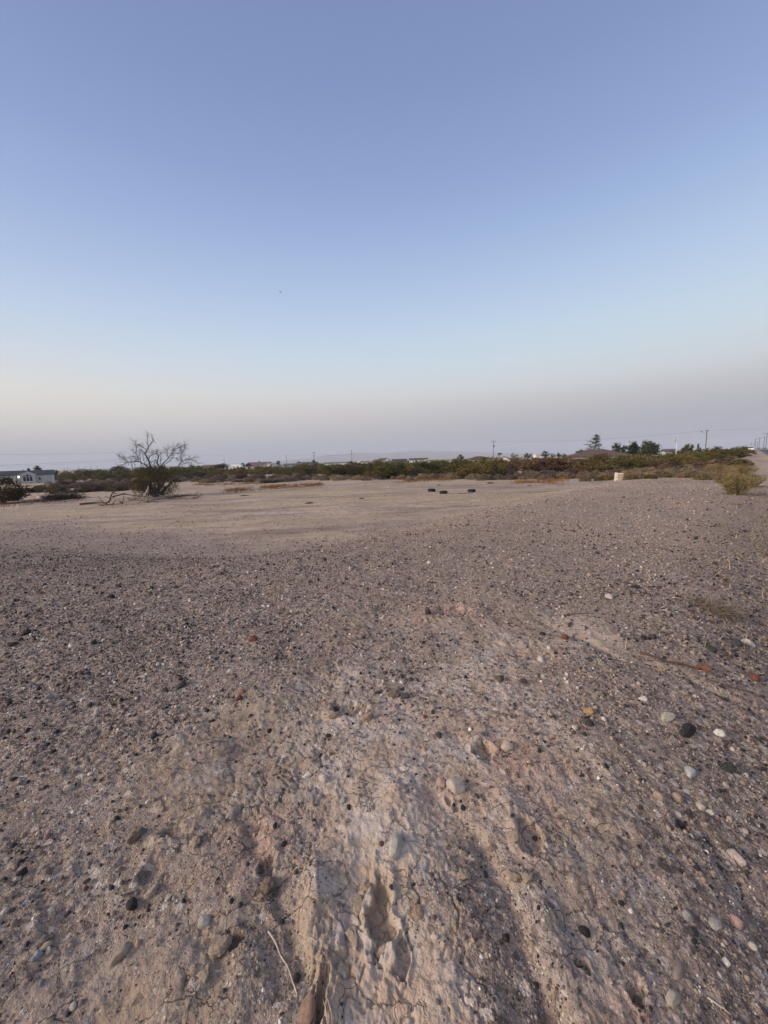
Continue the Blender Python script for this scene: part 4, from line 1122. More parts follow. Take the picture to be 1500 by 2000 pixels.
# ------------------------------------------------------------------ the half dead mesquite and its fallen wood
def dead_tree():
    base, dep = ground_at(304, 971)
    def zp(u, v, off=0.0):                      # point of the drawn limb, at its own distance
        px, py = 230 + u / 8.82, 840 + v / 8.82
        return EYE + ray(px, py) * (dep + off) - base
    t = thing('mesquite_tree', 'half dead mesquite with bare twisted grey limbs over a dark leafy base', 'tree', base)
    rg = np.random.default_rng(5)
    limbs = [
        ([(620, 1135), (590, 1040), (565, 920), (548, 800), (562, 630), (530, 530), (485, 425), (495, 350), (530, 290), (600, 180), (580, 105)], .17, -.2, .5),
        ([(640, 1135), (720, 1010), (795, 890), (805, 760), (740, 655), (690, 590), (680, 530), (702, 450), (672, 400), (682, 345)], .17, .1, -.6),
        ([(650, 1140), (780, 1060), (900, 920), (1000, 840), (1110, 775), (1160, 740)], .19, .3, -1.0),
        ([(562, 720), (500, 622), (430, 580), (370, 545), (280, 547), (180, 552), (120, 510), (70, 470), (15, 435)], .085, -.3, -1.2),
        ([(738, 650), (790, 565), (870, 480), (930, 402), (980, 310), (1045, 225)], .085, .0, .9),
        ([(745, 660), (850, 562), (920, 490), (942, 425)], .06, .1, 1.4),
        ([(805, 770), (930, 690), (1040, 620), (1100, 550), (1180, 500), (1270, 482), (1385, 468)], .075, .1, -1.4),
        ([(600, 1090), (560, 1010), (500, 900), (430, 820)], .12, .2, 1.0),
        ([(640, 1110), (700, 940), (660, 800), (600, 720)], .12, -.2, .8),
    ]
    sub = [
        ([(530, 290), (508, 165), (527, 80)], .03), ([(485, 420), (440, 365), (400, 350)], .028), ([(492, 345), (440, 300), (380, 262), (328, 252)], .03), ([(180, 552), (100, 590), (20, 642)], .026),
        ([(370, 545), (345, 470), (310, 400), (262, 360)], .034), ([(310, 400), (325, 300), (288, 185)], .024), ([(330, 460), (250, 455), (170, 470)], .02), ([(672, 400), (600, 420), (550, 460), (532, 540)], .03),
        ([(702, 445), (762, 390), (832, 325)], .024), ([(930, 402), (1000, 330), (1100, 280), (1145, 272)], .034), ([(945, 412), (1050, 392), (1100, 368)], .022), ([(1100, 550), (1085, 460), (1110, 390), (1142, 330), (1160, 225)], .034),
        ([(1180, 500), (1290, 520), (1385, 572)], .024), ([(1050, 610), (1160, 575), (1250, 560), (1260, 640)], .02), ([(680, 530), (620, 530), (575, 560)], .02), ([(560, 600), (470, 590), (440, 470), (420, 400)], .02),
        ([(600, 420), (580, 380), (660, 372)], .018), ([(120, 510), (110, 440)], .016), ([(1110, 390), (1085, 330), (1090, 290)], .018), ([(870, 480), (850, 400), (860, 340)], .02), ([(940, 480), (1000, 482), (1040, 520)], .018),
        ([(740, 640), (735, 540), (745, 470)], .022), ([(980, 310), (940, 350), (950, 280)], .016), ([(320, 300), (360, 262)], .014), ([(280, 545), (330, 500), (300, 480)], .016)]
    def twigs(mb, p, d, l, rad, lev):
        q = p + d * l * .5 + rg.normal(size=3) * l * .10; e = p + d * l + rg.normal(size=3) * l * .16
        mb.tube([p, q, e], [rad, rad * .8, rad * .45], 4, False)
        if lev:
            for _ in range(2):
                nd = d + rg.normal(size=3) * .55; nd[2] += .1; nd /= np.linalg.norm(nd)
                twigs(mb, [p, q, e][rg.integers(1, 3)], nd, l * .62, rad * .62, lev - 1)
    for pts, rad, o0, o1 in limbs:
        n = len(pts); mb = MB()
        P = spline([zp(u, v, o0 + (o1 - o0) * (i / (n - 1)) ** 1.2) for i, (u, v) in enumerate(pts)], 4); m = len(P)
        P = [p + rg.normal(size=3) * .02 for p in P]
        mb.tube(P, [rad * (1 - .90 * (i / (m - 1)) ** .55) for i in range(m)], 7)
        for i in range(m // 3, m):
            for _ in range(2):
                d = P[min(i + 1, m - 1)] - P[i - 1]; d = d / (np.linalg.norm(d) + 1e-6) + rg.normal(size=3) * .6; d /= np.linalg.norm(d)
                twigs(mb, P[i], d, rg.uniform(.25, .62) * (1 - .55 * i / m), .0115, 1)
        mb.build('limb', M_BARK, t, (0, 0, 0), True, (.075, .060, .053))
    mb = MB()
    for pts, rad in sub:
        off = rg.normal() * .7; n = len(pts)
        P = spline([zp(u, v, off * (.3 + .7 * i / (n - 1))) for i, (u, v) in enumerate(pts)], 4); m = len(P)
        mb.tube(P, [rad * (1 - .65 * i / (m - 1)) for i in range(m)], 5)
        for i in list(range(1, m)) * 2:
            d = P[min(i + 1, m - 1)] - P[max(i - 1, 0)]; d = d / (np.linalg.norm(d) + 1e-6) + rg.normal(size=3) * .6; d /= np.linalg.norm(d)
            twigs(mb, P[i], d, rg.uniform(.22, .5), .009, 1)
    mb.build('twigs', M_BARK, t, (0, 0, 0), True, (.085, .070, .062))
    mb = MB()                                   # thicket of dead shoots round the foot
    for k in range(46):
        u0 = 640 + rg.normal() * 90; u1 = u0 + rg.normal() * 190 - 60; v1 = 1000 - abs(rg.normal()) * 210; o0 = rg.normal() * .5
        a, b_ = zp(u0, 1125, o0), zp(u1, max(v1, 640), o0 + rg.normal() * .9); a[2] = max(a[2], -.05)
        mid = (a + b_) / 2 + rg.normal(size=3) * .18; r_ = rg.uniform(.016, .05)
        mb.tube(spline([a, mid, b_], 3), [r_ * (1 - .11 * q) for q in range(7)], 5)
        for _ in range(3): twigs(mb, mid * rg.uniform(.6, 1) + b_ * 0, rg.normal(size=3) * .6, .8, .012, 1)
    mb.build('shoots', M_BARK, t, (0, 0, 0), True, (.060, .048, .042))
    # leafy part
    C = []
    for u, v, su, sv, m in [(470, 760, 120, 80, 30), (620, 730, 120, 70, 36), (760, 720, 90, 70, 22), (360, 860, 90, 80, 22), (520, 880, 110, 80, 26), (330, 960, 70, 60, 10), (900, 760, 110, 70, 18), (960, 960, 60, 60, 8),
                            (680, 850, 120, 90, 20), (430, 940, 80, 50, 12), (1030, 700, 90, 40, 8), (580, 660, 120, 30, 10), (400, 1010, 90, 50, 9), (310, 1000, 60, 50, 6), (540, 1050, 90, 50, 8), (820, 1040, 90, 60, 8), (930, 1020, 60, 50, 6), (270, 880, 50, 60, 5), (700, 980, 80, 70, 8)]:
        for _ in range(int(m * 1.25)):
            c = zp(u + rg.normal() * su * .75, v + rg.normal() * sv * .75, rg.normal() * .9)
            if c[2] < .15: continue
            C.append(c + rg.normal(size=(34, 3)) * [.17, .17, .13])
    C = np.concatenate(C); C = C[C[:, 2] > .05]
    V, F, rn = leaf_cards(C, .065, rg, .32, .1)
    cl = vnoise(np.repeat(C[:, 0], 4) * 1.6, np.repeat(C[:, 2], 4) * 1.6 + np.repeat(C[:, 1], 4), 4)
    link('foliage', mesh_np('mesquite_foliage', V, F, M_LEAF, False, None, np.clip(.5 * rn + .5 * cl, 0, 1)), t, color=(.085, .072, .036))


dead_tree()


def fallen(label, pts, rad, col, nt=6, name='fallen_branch'):
    """pts: photo px of the ground below, plus height above it in metres"""
    P = on_ground(pts, rad * .6); b = P[0].copy(); S = spline([p - b for p in P], 4); m = len(S); mb = MB(); rg = np.random.default_rng(len(label))
    mb.tube(S, [rad * (1 - .6 * i / (m - 1)) for i in range(m)], 7)
    for k in range(nt):
        i = rg.integers(m // 3, m); d = rg.normal(size=3); d[2] = abs(d[2]) * .7; d /= np.linalg.norm(d)
        l = rg.uniform(.3, .9); e = S[i] + d * l
        mb.tube([S[i], S[i] + d * l * .5 + rg.normal(size=3) * .05, e], [.028, .02, .009], 5, False)
        mb.tube([S[i] + d * l * .5, S[i] + d * l * .5 + rg.normal(size=3) * .22], [.014, .006], 4, False)
    tag(mb.build(name, M_BARK, None, b, True, col), label, 'branch')


GRW, DKW = (.26, .205, .175), (.085, .062, .052)
fallen('dark fallen limb with a forked raised end, farthest left of the dead tree', [(156, 987, .05), (190, 985, .08), (212, 986, .15), (221, 984, .75), (230, 984, 1.05)], .09, DKW, 9)
fallen('long grey branch arching low toward the dead tree from the left', [(222, 984, .55), (245, 981, .65), (268, 980, .45), (288, 976, .25)], .06, DKW, 5)
fallen('pale bare broken limb propped against the dead tree trunk', [(279, 977, .1), (286, 975, .5), (292, 973, .95), (291, 972, 1.15)], .085, (.42, .35, .30), 1)
fallen('weathered log lying across the front of the dead tree', [(285, 982, .05), (305, 979, .1), (325, 976, .1), (345, 973, .1)], .10, GRW, 6)
fallen('dark branch lying to the right of the dead tree', [(325, 976, .1), (345, 974, .15), (368, 972, .2), (390, 971, .05)], .075, DKW, 8)
fallen('tangled grey branches heaped left in front of the dead tree', [(235, 984, .1), (258, 984, .25), (275, 982, .3), (300, 982, .1)], .06, GRW, 16)
fallen('small dark crooked branch flat on the ground left of the heaped branches', [(195, 988, .03), (215, 988, .08), (240, 986, .05)], .06, DKW, 7)

# ------------------------------------------------------------------ tyres
def tyre_mesh():
    prof = [(.20, .03), (.22, .005), (.27, 0), (.305, .012), (.318, .045), (.322, .12), (.318, .195), (.305, .228), (.27, .24), (.22, .235), (.20, .21), (.215, .19), (.29, .17), (.298, .12), (.29, .07), (.215, .05)]
    n = 64; V = []; k = len(prof)
    for i in range(n):
        a = 2 * math.pi * i / n
        for r, z in prof:
            rr = r - (.012 if (r > .3 and (i % 2) and abs(z - .12) > .02) else 0)
            V.append((math.cos(a) * rr, math.sin(a) * rr, z))
    F = [(i * k + j, ((i + 1) % n) * k + j, ((i + 1) % n) * k + (j + 1) % k, i * k + (j + 1) % k) for i in range(n) for j in range(k)]
    return mesh_np('tyre', V, F, paint((.016, .016, .017), .8), False)


TY = tyre_mesh()
for px, by, lab, s in [(843, 960, 'black car tyre lying flat on the field, leftmost and smallest of the three tyres', 1.0), (866, 964, 'black car tyre lying flat on the field, nearest of the three tyres', 1.0), (921, 961, 'black car tyre lying flat apart from the other two, at right', 1.0)]:
    p, dep = ground_at(px, by); w = 15.2 * dep / FPX / .644
    o = link('tyre', TY, None, p - [0, 0, .01]); o.scale = (w, w, w * 1.0); o.rotation_euler = (R(random.uniform(-2, 2)), R(random.uniform(-2, 2)), random.uniform(0, 6)); tag(o, lab, 'tyre')
p, dep = ground_at(908, 964)
mb = MB(); mb.tube([(-.5, 0, .015), (-.1, .05, .02), (.3, .02, .02), (.55, -.05, .012)], [.02, .025, .025, .012], 6); mb.tube([(-.1, .05, .02), (.05, .3, .02)], [.018, .01], 6)
tag(mb.build('stick', M_BARK, None, p, True, (.09, .075, .05)), 'dark stick on the ground in front of the right-hand tyre', 'stick')
p, dep = ground_at(940, 977)
mb = MB(); mb.tube([(-.6, 0, .012), (0, .04, .015), (.6, -.06, .012)], [.014, .016, .010], 6)
tag(mb.build('stick', M_BARK, None, p, True, (.55, .47, .38)), 'thin pale stick lying on the field nearer than the tyres', 'stick')
for px, by, w, lab in [(36, 990, 4, 'white litter scrap, upper of those at the left field edge'), (23, 1000, 4, 'white litter scrap at the far left field edge'), (58, 1005, 4, 'white litter scrap, lowest and rightmost at the left field edge'),
                       (78, 973, 9, 'pale rounded rock between the left bush and the brush heap'), (147, 996, 3, 'small white scrap below the fallen limb'), (758, 951, 3, 'tiny white scrap on the field left of the tyres')]:
    p, dep = ground_at(px, by); q = w * dep / FPX
    o = link('rock' if 'rock' in lab else 'litter', LUMP[px % 5], None, p + [0, 0, q * .15], (.55, .5, .46)); o.scale = (q * .6, q * .5, q * .38); tag(o, lab, 'rock' if 'rock' in lab else 'litter')

# ------------------------------------------------------------------ utility boxes, stake, marker
def face_cam(p): return -math.atan2(p[0], p[1])


p, dep = ground_at(1203, 938.5); k = dep / FPX
t = thing('utility_pedestal', 'tall cream utility pedestal left of the pinkish cabinet', 'utility box', p, face_cam(p) + R(16))
w, h = 4.4 * k, 15.5 * k
CREAM = paint((.68, .63, .53), .6)
mb = MB(); mb.box(-w / 2, w / 2, -w / 2, w / 2, -.05, h * .93); mb.build('body', CREAM, t)
mb = MB(); c_ = w * .56; mb.prism_x([(-c_, h * .93), (c_, h * .93), (c_, h * .97), (0, h * 1.02), (-c_, h * .97)], -c_, c_); mb.build('cap', CREAM, t)
mb = MB(); mb.box(-w * .1, w * .1, -w * .53, -w * .501, h * .42, h * .5); mb.build('lock', paint((.2, .18, .16), .5), t)
mb = MB(); mb.tube([(-w * .2, 0, h), (-w * .2, 0, h * 1.13)], .012, 5); mb.build('pin', CREAM, t)
p, dep = ground_at(1212, 937.2); k = dep / FPX
t = thing('utility_cabinet', 'pinkish beige utility cabinet with pale lid beside the cream pedestal', 'utility box', p, face_cam(p) - R(12))
w, h = 9.4 * k, 13.2 * k; d = w * .75
BE = paint((.34, .265, .21), .6)
mb = MB(); mb.box(-w / 2, w / 2, -d / 2, d / 2, -.05, h * .88); mb.build('body', BE, t)
mb = MB(); mb.box(-w * .54, w * .54, -d * .56, d * .54, h * .882, h); mb.build('lid', paint((.50, .43, .35), .6), t)
f = mb = MB(); mb.box(-w * .40, w * .40, -d * .535, -d * .503, h * .1, h * .78); dr = mb.build('door', paint((.31, .215, .18), .65), t)
mb = MB(); mb.box(w * .28, w * .34, -d * .56, -d * .537, h * .4, h * .5); mb.build('handle', paint((.15, .13, .12), .5), dr)
p, dep = ground_at(1149, 938); k = dep / FPX
mb = MB(); mb.tube([(0, 0, -.05), (-1.2 * k, 0, 7 * k), (-2.6 * k, .02, 14 * k)], [.022, .022, .018], 5)
tag(mb.build('stake', M_BARK, None, p, False, (.30, .235, .18)), 'thin leaning wooden stake at the field edge left of the utility boxes', 'stake')
p = stand(1259, 62); zt = z_at(1259, 903.5, 62)
t = thing('marker_post', 'slim white marker post in the brush left of the flagpole', 'post', p)
hh = zt - p[2]
mb = MB(); mb.tube([(0, 0, -.1), (0, 0, hh - .06)], .055, 8); mb.build('post', paint((.72, .70, .64), .5), t)
mb = MB(); mb.tube([(0, 0, hh - .06), (0, 0, hh)], [.065, .04], 8); mb.build('cap', paint((.72, .70, .64), .5), t)

# ------------------------------------------------------------------ buildings
def house(name, label, cat, px, depth, L, W, hw, hr, roof, wallc, roofc, yaw=0.0, wins=(), doors=(), top_py=None, rooff=None, extra=None, eave=.45, skirt=None):
    p = stand(px, depth)
    if top_py is not None:                       # set the floor so that the ridge has its height in the photo
        z = z_at(px, top_py, depth) - hw - hr
        z = max(z, p[2] - .3)
        p = np.array([p[0], p[1], z])
    t = thing(name, label, cat, p, yaw)
    wm, rm = paint(wallc, .85), paint(roofc, .85)
    x, y = L / 2, W / 2; mb = MB()
    if roof == 'x': mb.prism_x([(-y, -1.5), (y, -1.5), (y, hw), (0, hw + hr - .06), (-y, hw)], -x, x)
    elif roof == 'y': mb.prism([(-x, -1.5), (x, -1.5), (x, hw), (0, hw + hr - .06), (-x, hw)], -y, y)
    else: mb.box(-x, x, -y, y, -1.5, hw)
    mb.build('wall', wm, t)
    mb = MB(); e = eave; th = .16
    if roof == 'x':
        dz = hr / y * e
        for s in (-1, 1): mb.prism_x([(0, hw + hr), (s * (y + e), hw - dz), (s * (y + e), hw - dz + th), (0, hw + hr + th)][::s], -x - e, x + e)
    elif roof == 'y':
        dz = hr / x * e
        for s in (-1, 1): mb.prism([(0, hw + hr), (s * (x + e), hw - dz), (s * (x + e), hw - dz + th), (0, hw + hr + th)][::s], -y - e, y + e)
    elif roof == 'hip':
        a, b = x + e, y + e; r_ = max(.05, a - b)
        V = [(-a, -b, hw + .02), (a, -b, hw + .02), (a, b, hw + .02), (-a, b, hw + .02), (-r_, 0, hw + hr), (r_, 0, hw + hr), (-a, -b, hw - .16), (a, -b, hw - .16), (a, b, hw - .16), (-a, b, hw - .16)]
        mb.add(V, [(0, 1, 5, 4), (1, 2, 5), (2, 3, 4, 5), (3, 0, 4), (6, 7, 1, 0), (7, 8, 2, 1), (8, 9, 3, 2), (9, 6, 0, 3), (9, 8, 7, 6)])
    else:
        mb.box(-x - e * .5, x + e * .5, -y - e * .5, y + e * .5, hw + .005, hw + .005 + max(.12, hr))
    mb.build('roof', rm, t)
    FRM, GLS = paint((.62, .62, .60), .6), paint((.02, .024, .028), .12)
    for cx, cz, ww, wh in wins:
        mb = MB(); mb.box(cx - ww / 2, cx + ww / 2, -y - .06, -y - .004, cz - wh / 2, cz + wh / 2); f = mb.build('window', FRM, t)
        mb = MB(); q = min(.1, ww * .12); mb.box(cx - ww / 2 + q, cx + ww / 2 - q, -y - .075, -y - .062, cz - wh / 2 + q, cz + wh / 2 - q); mb.build('pane', GLS, f)
    for cx, ww, wh, dc in doors:
        mb = MB(); mb.box(cx - ww / 2, cx + ww / 2, -y - .08, -y - .004, .02, wh); mb.build('door', paint(dc, .7), t)
    return t, p


WHT, DKR, BRR, TNW = (.70, .70, .68), (.055, .052, .055), (.125, .085, .065), (.46, .38, .31)
# long pale manufactured home at the left edge
t, p = house('manufactured_home', 'long pale manufactured home with arched picture window under a centre gable at left edge', 'house', 30, 111, 16.6, 8, 2.75, 1.05, 'x', (.43, .43, .42), (.030, .033, .040), R(40),
             wins=[(-6.3, 1.55, 1.5, 1.2), (-3.6, 1.6, .9, 1.2), (5.15, 1.5, .55, .9)], doors=[(-.45, .8, 2.1, (.55, .55, .53))], top_py=920.5, eave=.35)
cx = 2.6; wm = paint((.43, .43, .42), .85); wt = paint((.62, .62, .61), .6); PANE = paint((.02, .024, .028), .12)
mb = MB(); mb.prism([(cx - 1.7, -1.5), (cx + 1.7, -1.5), (cx + 1.7, 2.65), (cx, 3.38), (cx - 1.7, 2.65)], -4.9, -4.02); mb.build('gable', wm, t)
for s in (-1, 1):
    mb = MB(); mb.prism([(cx, 3.40), (cx + s * 2.0, 2.55), (cx + s * 2.0, 2.70), (cx, 3.56)][::s], -5.1, -2.0); mb.build('gable_roof', wt, t)
mb = MB(); mb.prism([(cx - 1.05, .75), (cx + 1.05, .75), (cx + 1.05, 2.6), (cx, 2.95), (cx - 1.05, 2.6)], -4.98, -4.905); f = mb.build('picture_window', wt, t)
for k in (-1, 0, 1):
    x0, x1 = cx + k * .68 - .29, cx + k * .68 + .29
    mb = MB(); mb.box(x0, x1, -5.0, -4.983, .9, 2.1); mb.build('pane', PANE, f)
    zt_ = [2.55, 2.80, 2.55][k + 1]
    mb = MB(); mb.prism([(x0, 2.2), (x1, 2.2), (x1, zt_ - (.1 if k > 0 else 0)), ((x0 + x1) / 2, zt_), (x0, zt_ - (.1 if k < 0 else 0))], -5.0, -4.983); mb.build('pane', PANE, f)
for cx_ in (4.55, 8.2):
    mb = MB(); mb.box(cx_ - .11, cx_ + .11, -4.08, -4.004, -.1, 2.7); mb.build('trim', wt, t)
mb = MB(); mb.box(.9, 8.2, -5.0, -4.95, -1.6, .05); mb.build('skirting', paint((.17, .16, .155), .9), t)
mb = MB(); mb.box(-1.3, .7, -5.4, -4.1, -1.6, .1); mb.build('porch', paint((.10, .07, .06), .9), t)
for sx in (-1.1, .35):
    mb = MB(); mb.box(sx - .07, sx + .07, -5.3, -5.16, .1, 2.5); mb.build('porch_post', paint((.10, .075, .065), .9), t)
mb = MB(); mb.box(8.4, 9.5, -3.6, -2.0, -1.6, -.15); st_ = mb.build('steps', paint((.50, .50, .49), .8), t)
for zz in (.25, .7):
    mb = MB(); mb.box(8.4, 9.5, -3.64, -3.58, zz, zz + .08); mb.build('rail', wt, st_)
for sx in (8.5, 9.0, 9.45):
    mb = MB(); mb.box(sx - .05, sx + .05, -3.66, -3.56, -.15, .8); mb.build('rail_post', wt, st_)
m, nt = new_mat('porch_light'); nt.new('ShaderNodeOutputMaterial', {0: nt.new('ShaderNodeEmission', {0: (1, .93, .8, 1), 1: 6.0}).outputs[0]})
lb = MB(); lb.tube([(.75, -4.25, 2.05), (.75, -4.25, 2.35)], [.16, .16], 8); lb.build('porch_lamp', m, t)
# the other houses, left to right
house('house', 'low tan house with brown roof right of the dead tree', 'house', 416, 230, 11, 8, 2.6, 1.0, 'x', TNW, BRR, 0, [(-2.5, 1.5, 1.6, 1.1), (2.5, 1.5, 1.6, 1.1)], [(0, 1, 2.1, (.1, .08, .07))], top_py=908)
house('house', 'white low house seen through the right limbs of the dead tree', 'house', 358, 260, 10, 8, 2.6, .7, 'x', WHT, (.42, .42, .43), 0, [(-2, 1.5, 1.4, 1)], (), top_py=911)
house('house', 'house with wide brown roof and pale front gable left of the metal fence', 'house', 507, 205, 12, 9, 2.6, 1.6, 'x', (.56, .50, .44), (.115, .085, .07), R(-14), [(-3.5, 1.4, 1.6, 1.2), (3, 1.4, 2.2, 1.2)], [(0, 1.1, 2.1, (.2, .15, .12))], top_py=903)
house('garage', 'pale gabled garage joined to the front of the wide brown roofed house', 'garage', 529, 196, 5.6, 5, 2.5, 1.3, 'y', (.66, .62, .58), (.40, .39, .39), R(-14), (), [(0, 3.2, 2.2, (.08, .075, .075))], top_py=904.5)
house('metal_building', 'long pale ribbed metal shed right of the brown roofed house', 'shed', 577, 215, 12, 7, 2.3, .6, 'x', (.50, .50, .49), (.10, .10, .11), 0, (), [(-4, 2.4, 2, (.34, .34, .34))], top_py=905.5)
house('house', 'house with dark flat roof behind the transformer pole', 'house', 603, 260, 11, 8, 2.4, .9, 'x', (.38, .36, .35), (.07, .065, .068), 0, [(0, 1.4, 2, 1)], (), top_py=902.5)
house('manufactured_home', 'white trailer home with dark roof right of the transformer pole', 'house', 648, 280, 10, 5, 2.5, .5, 'x', WHT, (.10, .095, .095), 0, [(-2, 1.4, 1.2, .9), (2, 1.4, 1.2, .9)], (), top_py=904)
house('manufactured_home', 'long white trailer home left of the tall thin pole', 'house', 673, 275, 11, 5, 2.4, .4, 'x', (.74, .73, .70), (.16, .14, .13), 0, [(2, 1.4, 1.2, .8)], (), top_py=902.5)
house('house', 'white gabled house right of the tall thin pole', 'house', 707, 320, 6.5, 10, 2.4, 1.3, 'y', WHT, (.55, .54, .53), R(8), (), [(1.2, 1, 2, (.3, .3, .3))], top_py=899.5)
house('house', 'white end-gabled house with steep dark roof in the centre', 'house', 749, 330, 6.4, 13, 2.9, 2.0, 'y', (.80, .79, .76), (.06, .055, .055), R(30), [(1.6, 1.6, 1, 1)], [(-.6, 1.1, 2.1, (.05, .05, .05))], top_py=895)
house('barn', 'dark brown low barn right of the white end-gabled house', 'barn', 780, 345, 13, 8, 2.2, .9, 'x', (.10, .085, .075), (.05, .046, .045), 0, (), [(2, 3, 2, (.05, .045, .04))], top_py=896.5)
house('manufactured_home', 'white manufactured home with dark roof and dark porch left of the tyres', 'house', 817, 330, 15.5, 8, 2.5, 1.3, 'x', (.78, .78, .75), (.06, .058, .06), R(-4), [(-4.5, 1.4, 1.4, 1.1), (1.6, 1.4, 1.4, 1.1), (4.6, 1.4, 1.4, 1.1)], [(-2, 2.2, 2.2, (.05, .05, .055))], top_py=895)
house('shed', 'small pale shed at the right end of the white manufactured home', 'shed', 834, 325, 2.4, 3, 2.0, .5, 'x', (.55, .52, .47), (.3, .28, .26), 0, (), [(0, 1, 1.8, (.35, .33, .3))], top_py=897)
house('house', 'tan house with dark brown hip roof behind the tall light green bush', 'house', 936, 210, 12, 9, 2.4, 1.5, 'hip', (.44, .33, .26), (.085, .058, .047), 0, [(-3, 1.3, 1.6, 1.1), (2, 1.3, 1.6, 1.1)], (), top_py=891)
house('house', 'small white gabled house right of the palm', 'house', 984, 190, 6, 7, 2.4, 1.2, 'y', (.60, .57, .52), (.17, .13, .11), R(-20), [(0, 1.5, 1.2, 1.1)], (), top_py=893)
house('house', 'broad house with red brown hip roof behind olive bushes at right', 'house', 1165, 110, 14.5, 11, 2.5, 1.75, 'hip', (.42, .36, .30), (.105, .066, .055), R(-24), [(-4.5, 1.3, 2.0, 1.2), (3.6, 1.3, 2.0, 1.2)], [(-1, 1.8, 2.1, (.30, .25, .21))], top_py=880, eave=.8)
house('house', 'cream house wall half hidden under the dense round tree', 'house', 1247, 118, 4.6, 6, 2.3, .5, 'x', (.56, .50, .43), (.22, .18, .15), R(-20), [(1, 1.3, 1, .9)], (), top_py=884.5)
house('house', 'white house with dark low roof left of the flagpole', 'house', 1306, 150, 3.4, 5, 2.4, .8, 'x', (.45, .43, .41), (.10, .09, .09), R(-25), [(-1, 1.4, 1, 1)], [(1, 1, 2, (.3, .28, .26))], top_py=877.5)
house('shed', 'low pale shed among the brush right of the flagpole foot', 'shed', 1329, 92, 1.9, 2, .9, .2, 'flat', (.48, .42, .37), (.38, .33, .29), R(-30), (), [(0, .8, .8, (.33, .29, .26))], top_py=898)
house('house', 'tiny tan house far off left of the broad hip-roofed house', 'house', 1093, 300, 7, 6, 2.4, .9, 'x', (.44, .35, .29), (.2, .15, .12), 0, [(1, 1.4, 1.2, 1)], (), top_py=893)
house('house', 'far white roofed house above the rusty shrubs', 'house', 1052, 420, 9, 8, 2.4, 1.2, 'x', (.6, .58, .55), (.4, .39, .39), 0, [(1, 1.4, 1.2, 1)], (), top_py=886)

# caravans and cars
def caravan(label, px, depth, L, hgt, top_py, yaw):
    p = stand(px, depth); z = max(z_at(px, top_py, depth) - hgt, p[2]); t = thing('caravan', label, 'caravan', (p[0], p[1], z), yaw)
    mb = MB(); x = L / 2; mb.prism([(-x, .5), (x - .5, .5), (x, 1.4), (x - .35, hgt), (-x + .3, hgt), (-x, hgt - .3)], -1.2, 1.2); mb.build('body', paint((.74, .74, .73), .4), t)
    for cx in (-L * .25, L * .15):
        mb = MB(); mb.box(cx - .45, cx + .45, -1.225, -1.203, 1.4, 2.0); mb.build('window', paint((.02, .025, .03), .1), t)
    for cx in (-.5, .5):
        mb = MB(); mb.tube([(cx, -1.15, .38), (cx, -.9, .38)], .38, 14); mb.build('wheel', paint((.02, .02, .02), .8), t)
    mb = MB(); mb.box(-x + .2, x - .4, -1.222, -1.203, .9, 1.1); mb.build('stripe', paint((.25, .27, .32), .5), t)


caravan('white caravan with cab end, left one of two parked right of the dead tree', 441, 190, 4.6, 2.9, 908.5, R(10))
caravan('white caravan, right one of two parked right of the dead tree', 463, 195, 5.4, 3.0, 907, R(-6))


def car(name, label, p, yaw, colr, lights=False):
    t = thing(name, label, 'car', p, yaw)
    mb = MB(); mb.prism([(-2.2, .35), (2.2, .35), (2.25, .75), (1.5, .95), (-1.9, 1.0), (-2.25, .8)], -.88, .88); mb.build('body', paint(colr, .35), t)
    mb = MB(); mb.prism([(-1.7, .98), (1.2, .96), (.5, 1.5), (-1.1, 1.52)], -.76, .76); mb.build('cabin', paint((.03, .035, .04), .1), t)
    mb = MB(); mb.prism([(-1.2, 1.50), (.55, 1.48), (.5, 1.55), (-1.1, 1.57)], -.77, .77); mb.build('roof', paint(colr, .35), t)
    for cx in (-1.35, 1.4):
        for sy in (-.9, .72):
            mb = MB(); mb.tube([(cx, sy, .33), (cx, sy + .18, .33)], .33, 14); mb.build('wheel', paint((.02, .02, .02), .8), t)
    if lights:
        for sy in (-.62, .62):
            mb = MB(); mb.tube([(2.2, sy, .68), (2.29, sy, .68)], .14, 8); mb.build('headlight', m, t)


p = stand(1281, 96); car('parked_car', 'white car parked in shade under the dense round tree', (p[0], p[1], p[2] + .1), R(-30), (.70, .69, .67))
s_, t_ = 255.0, 1.0
x, y = s_ * SA + t_ * CA, s_ * CA - t_ * SA
p = stand(1463, 150)
car('car', 'white car at the far end of the road', (p[0], p[1], max(p[2], z_at(1463, 880.3, 150))), R(-90) - AZ + R(180) + R(15), (.80, .79, .76))

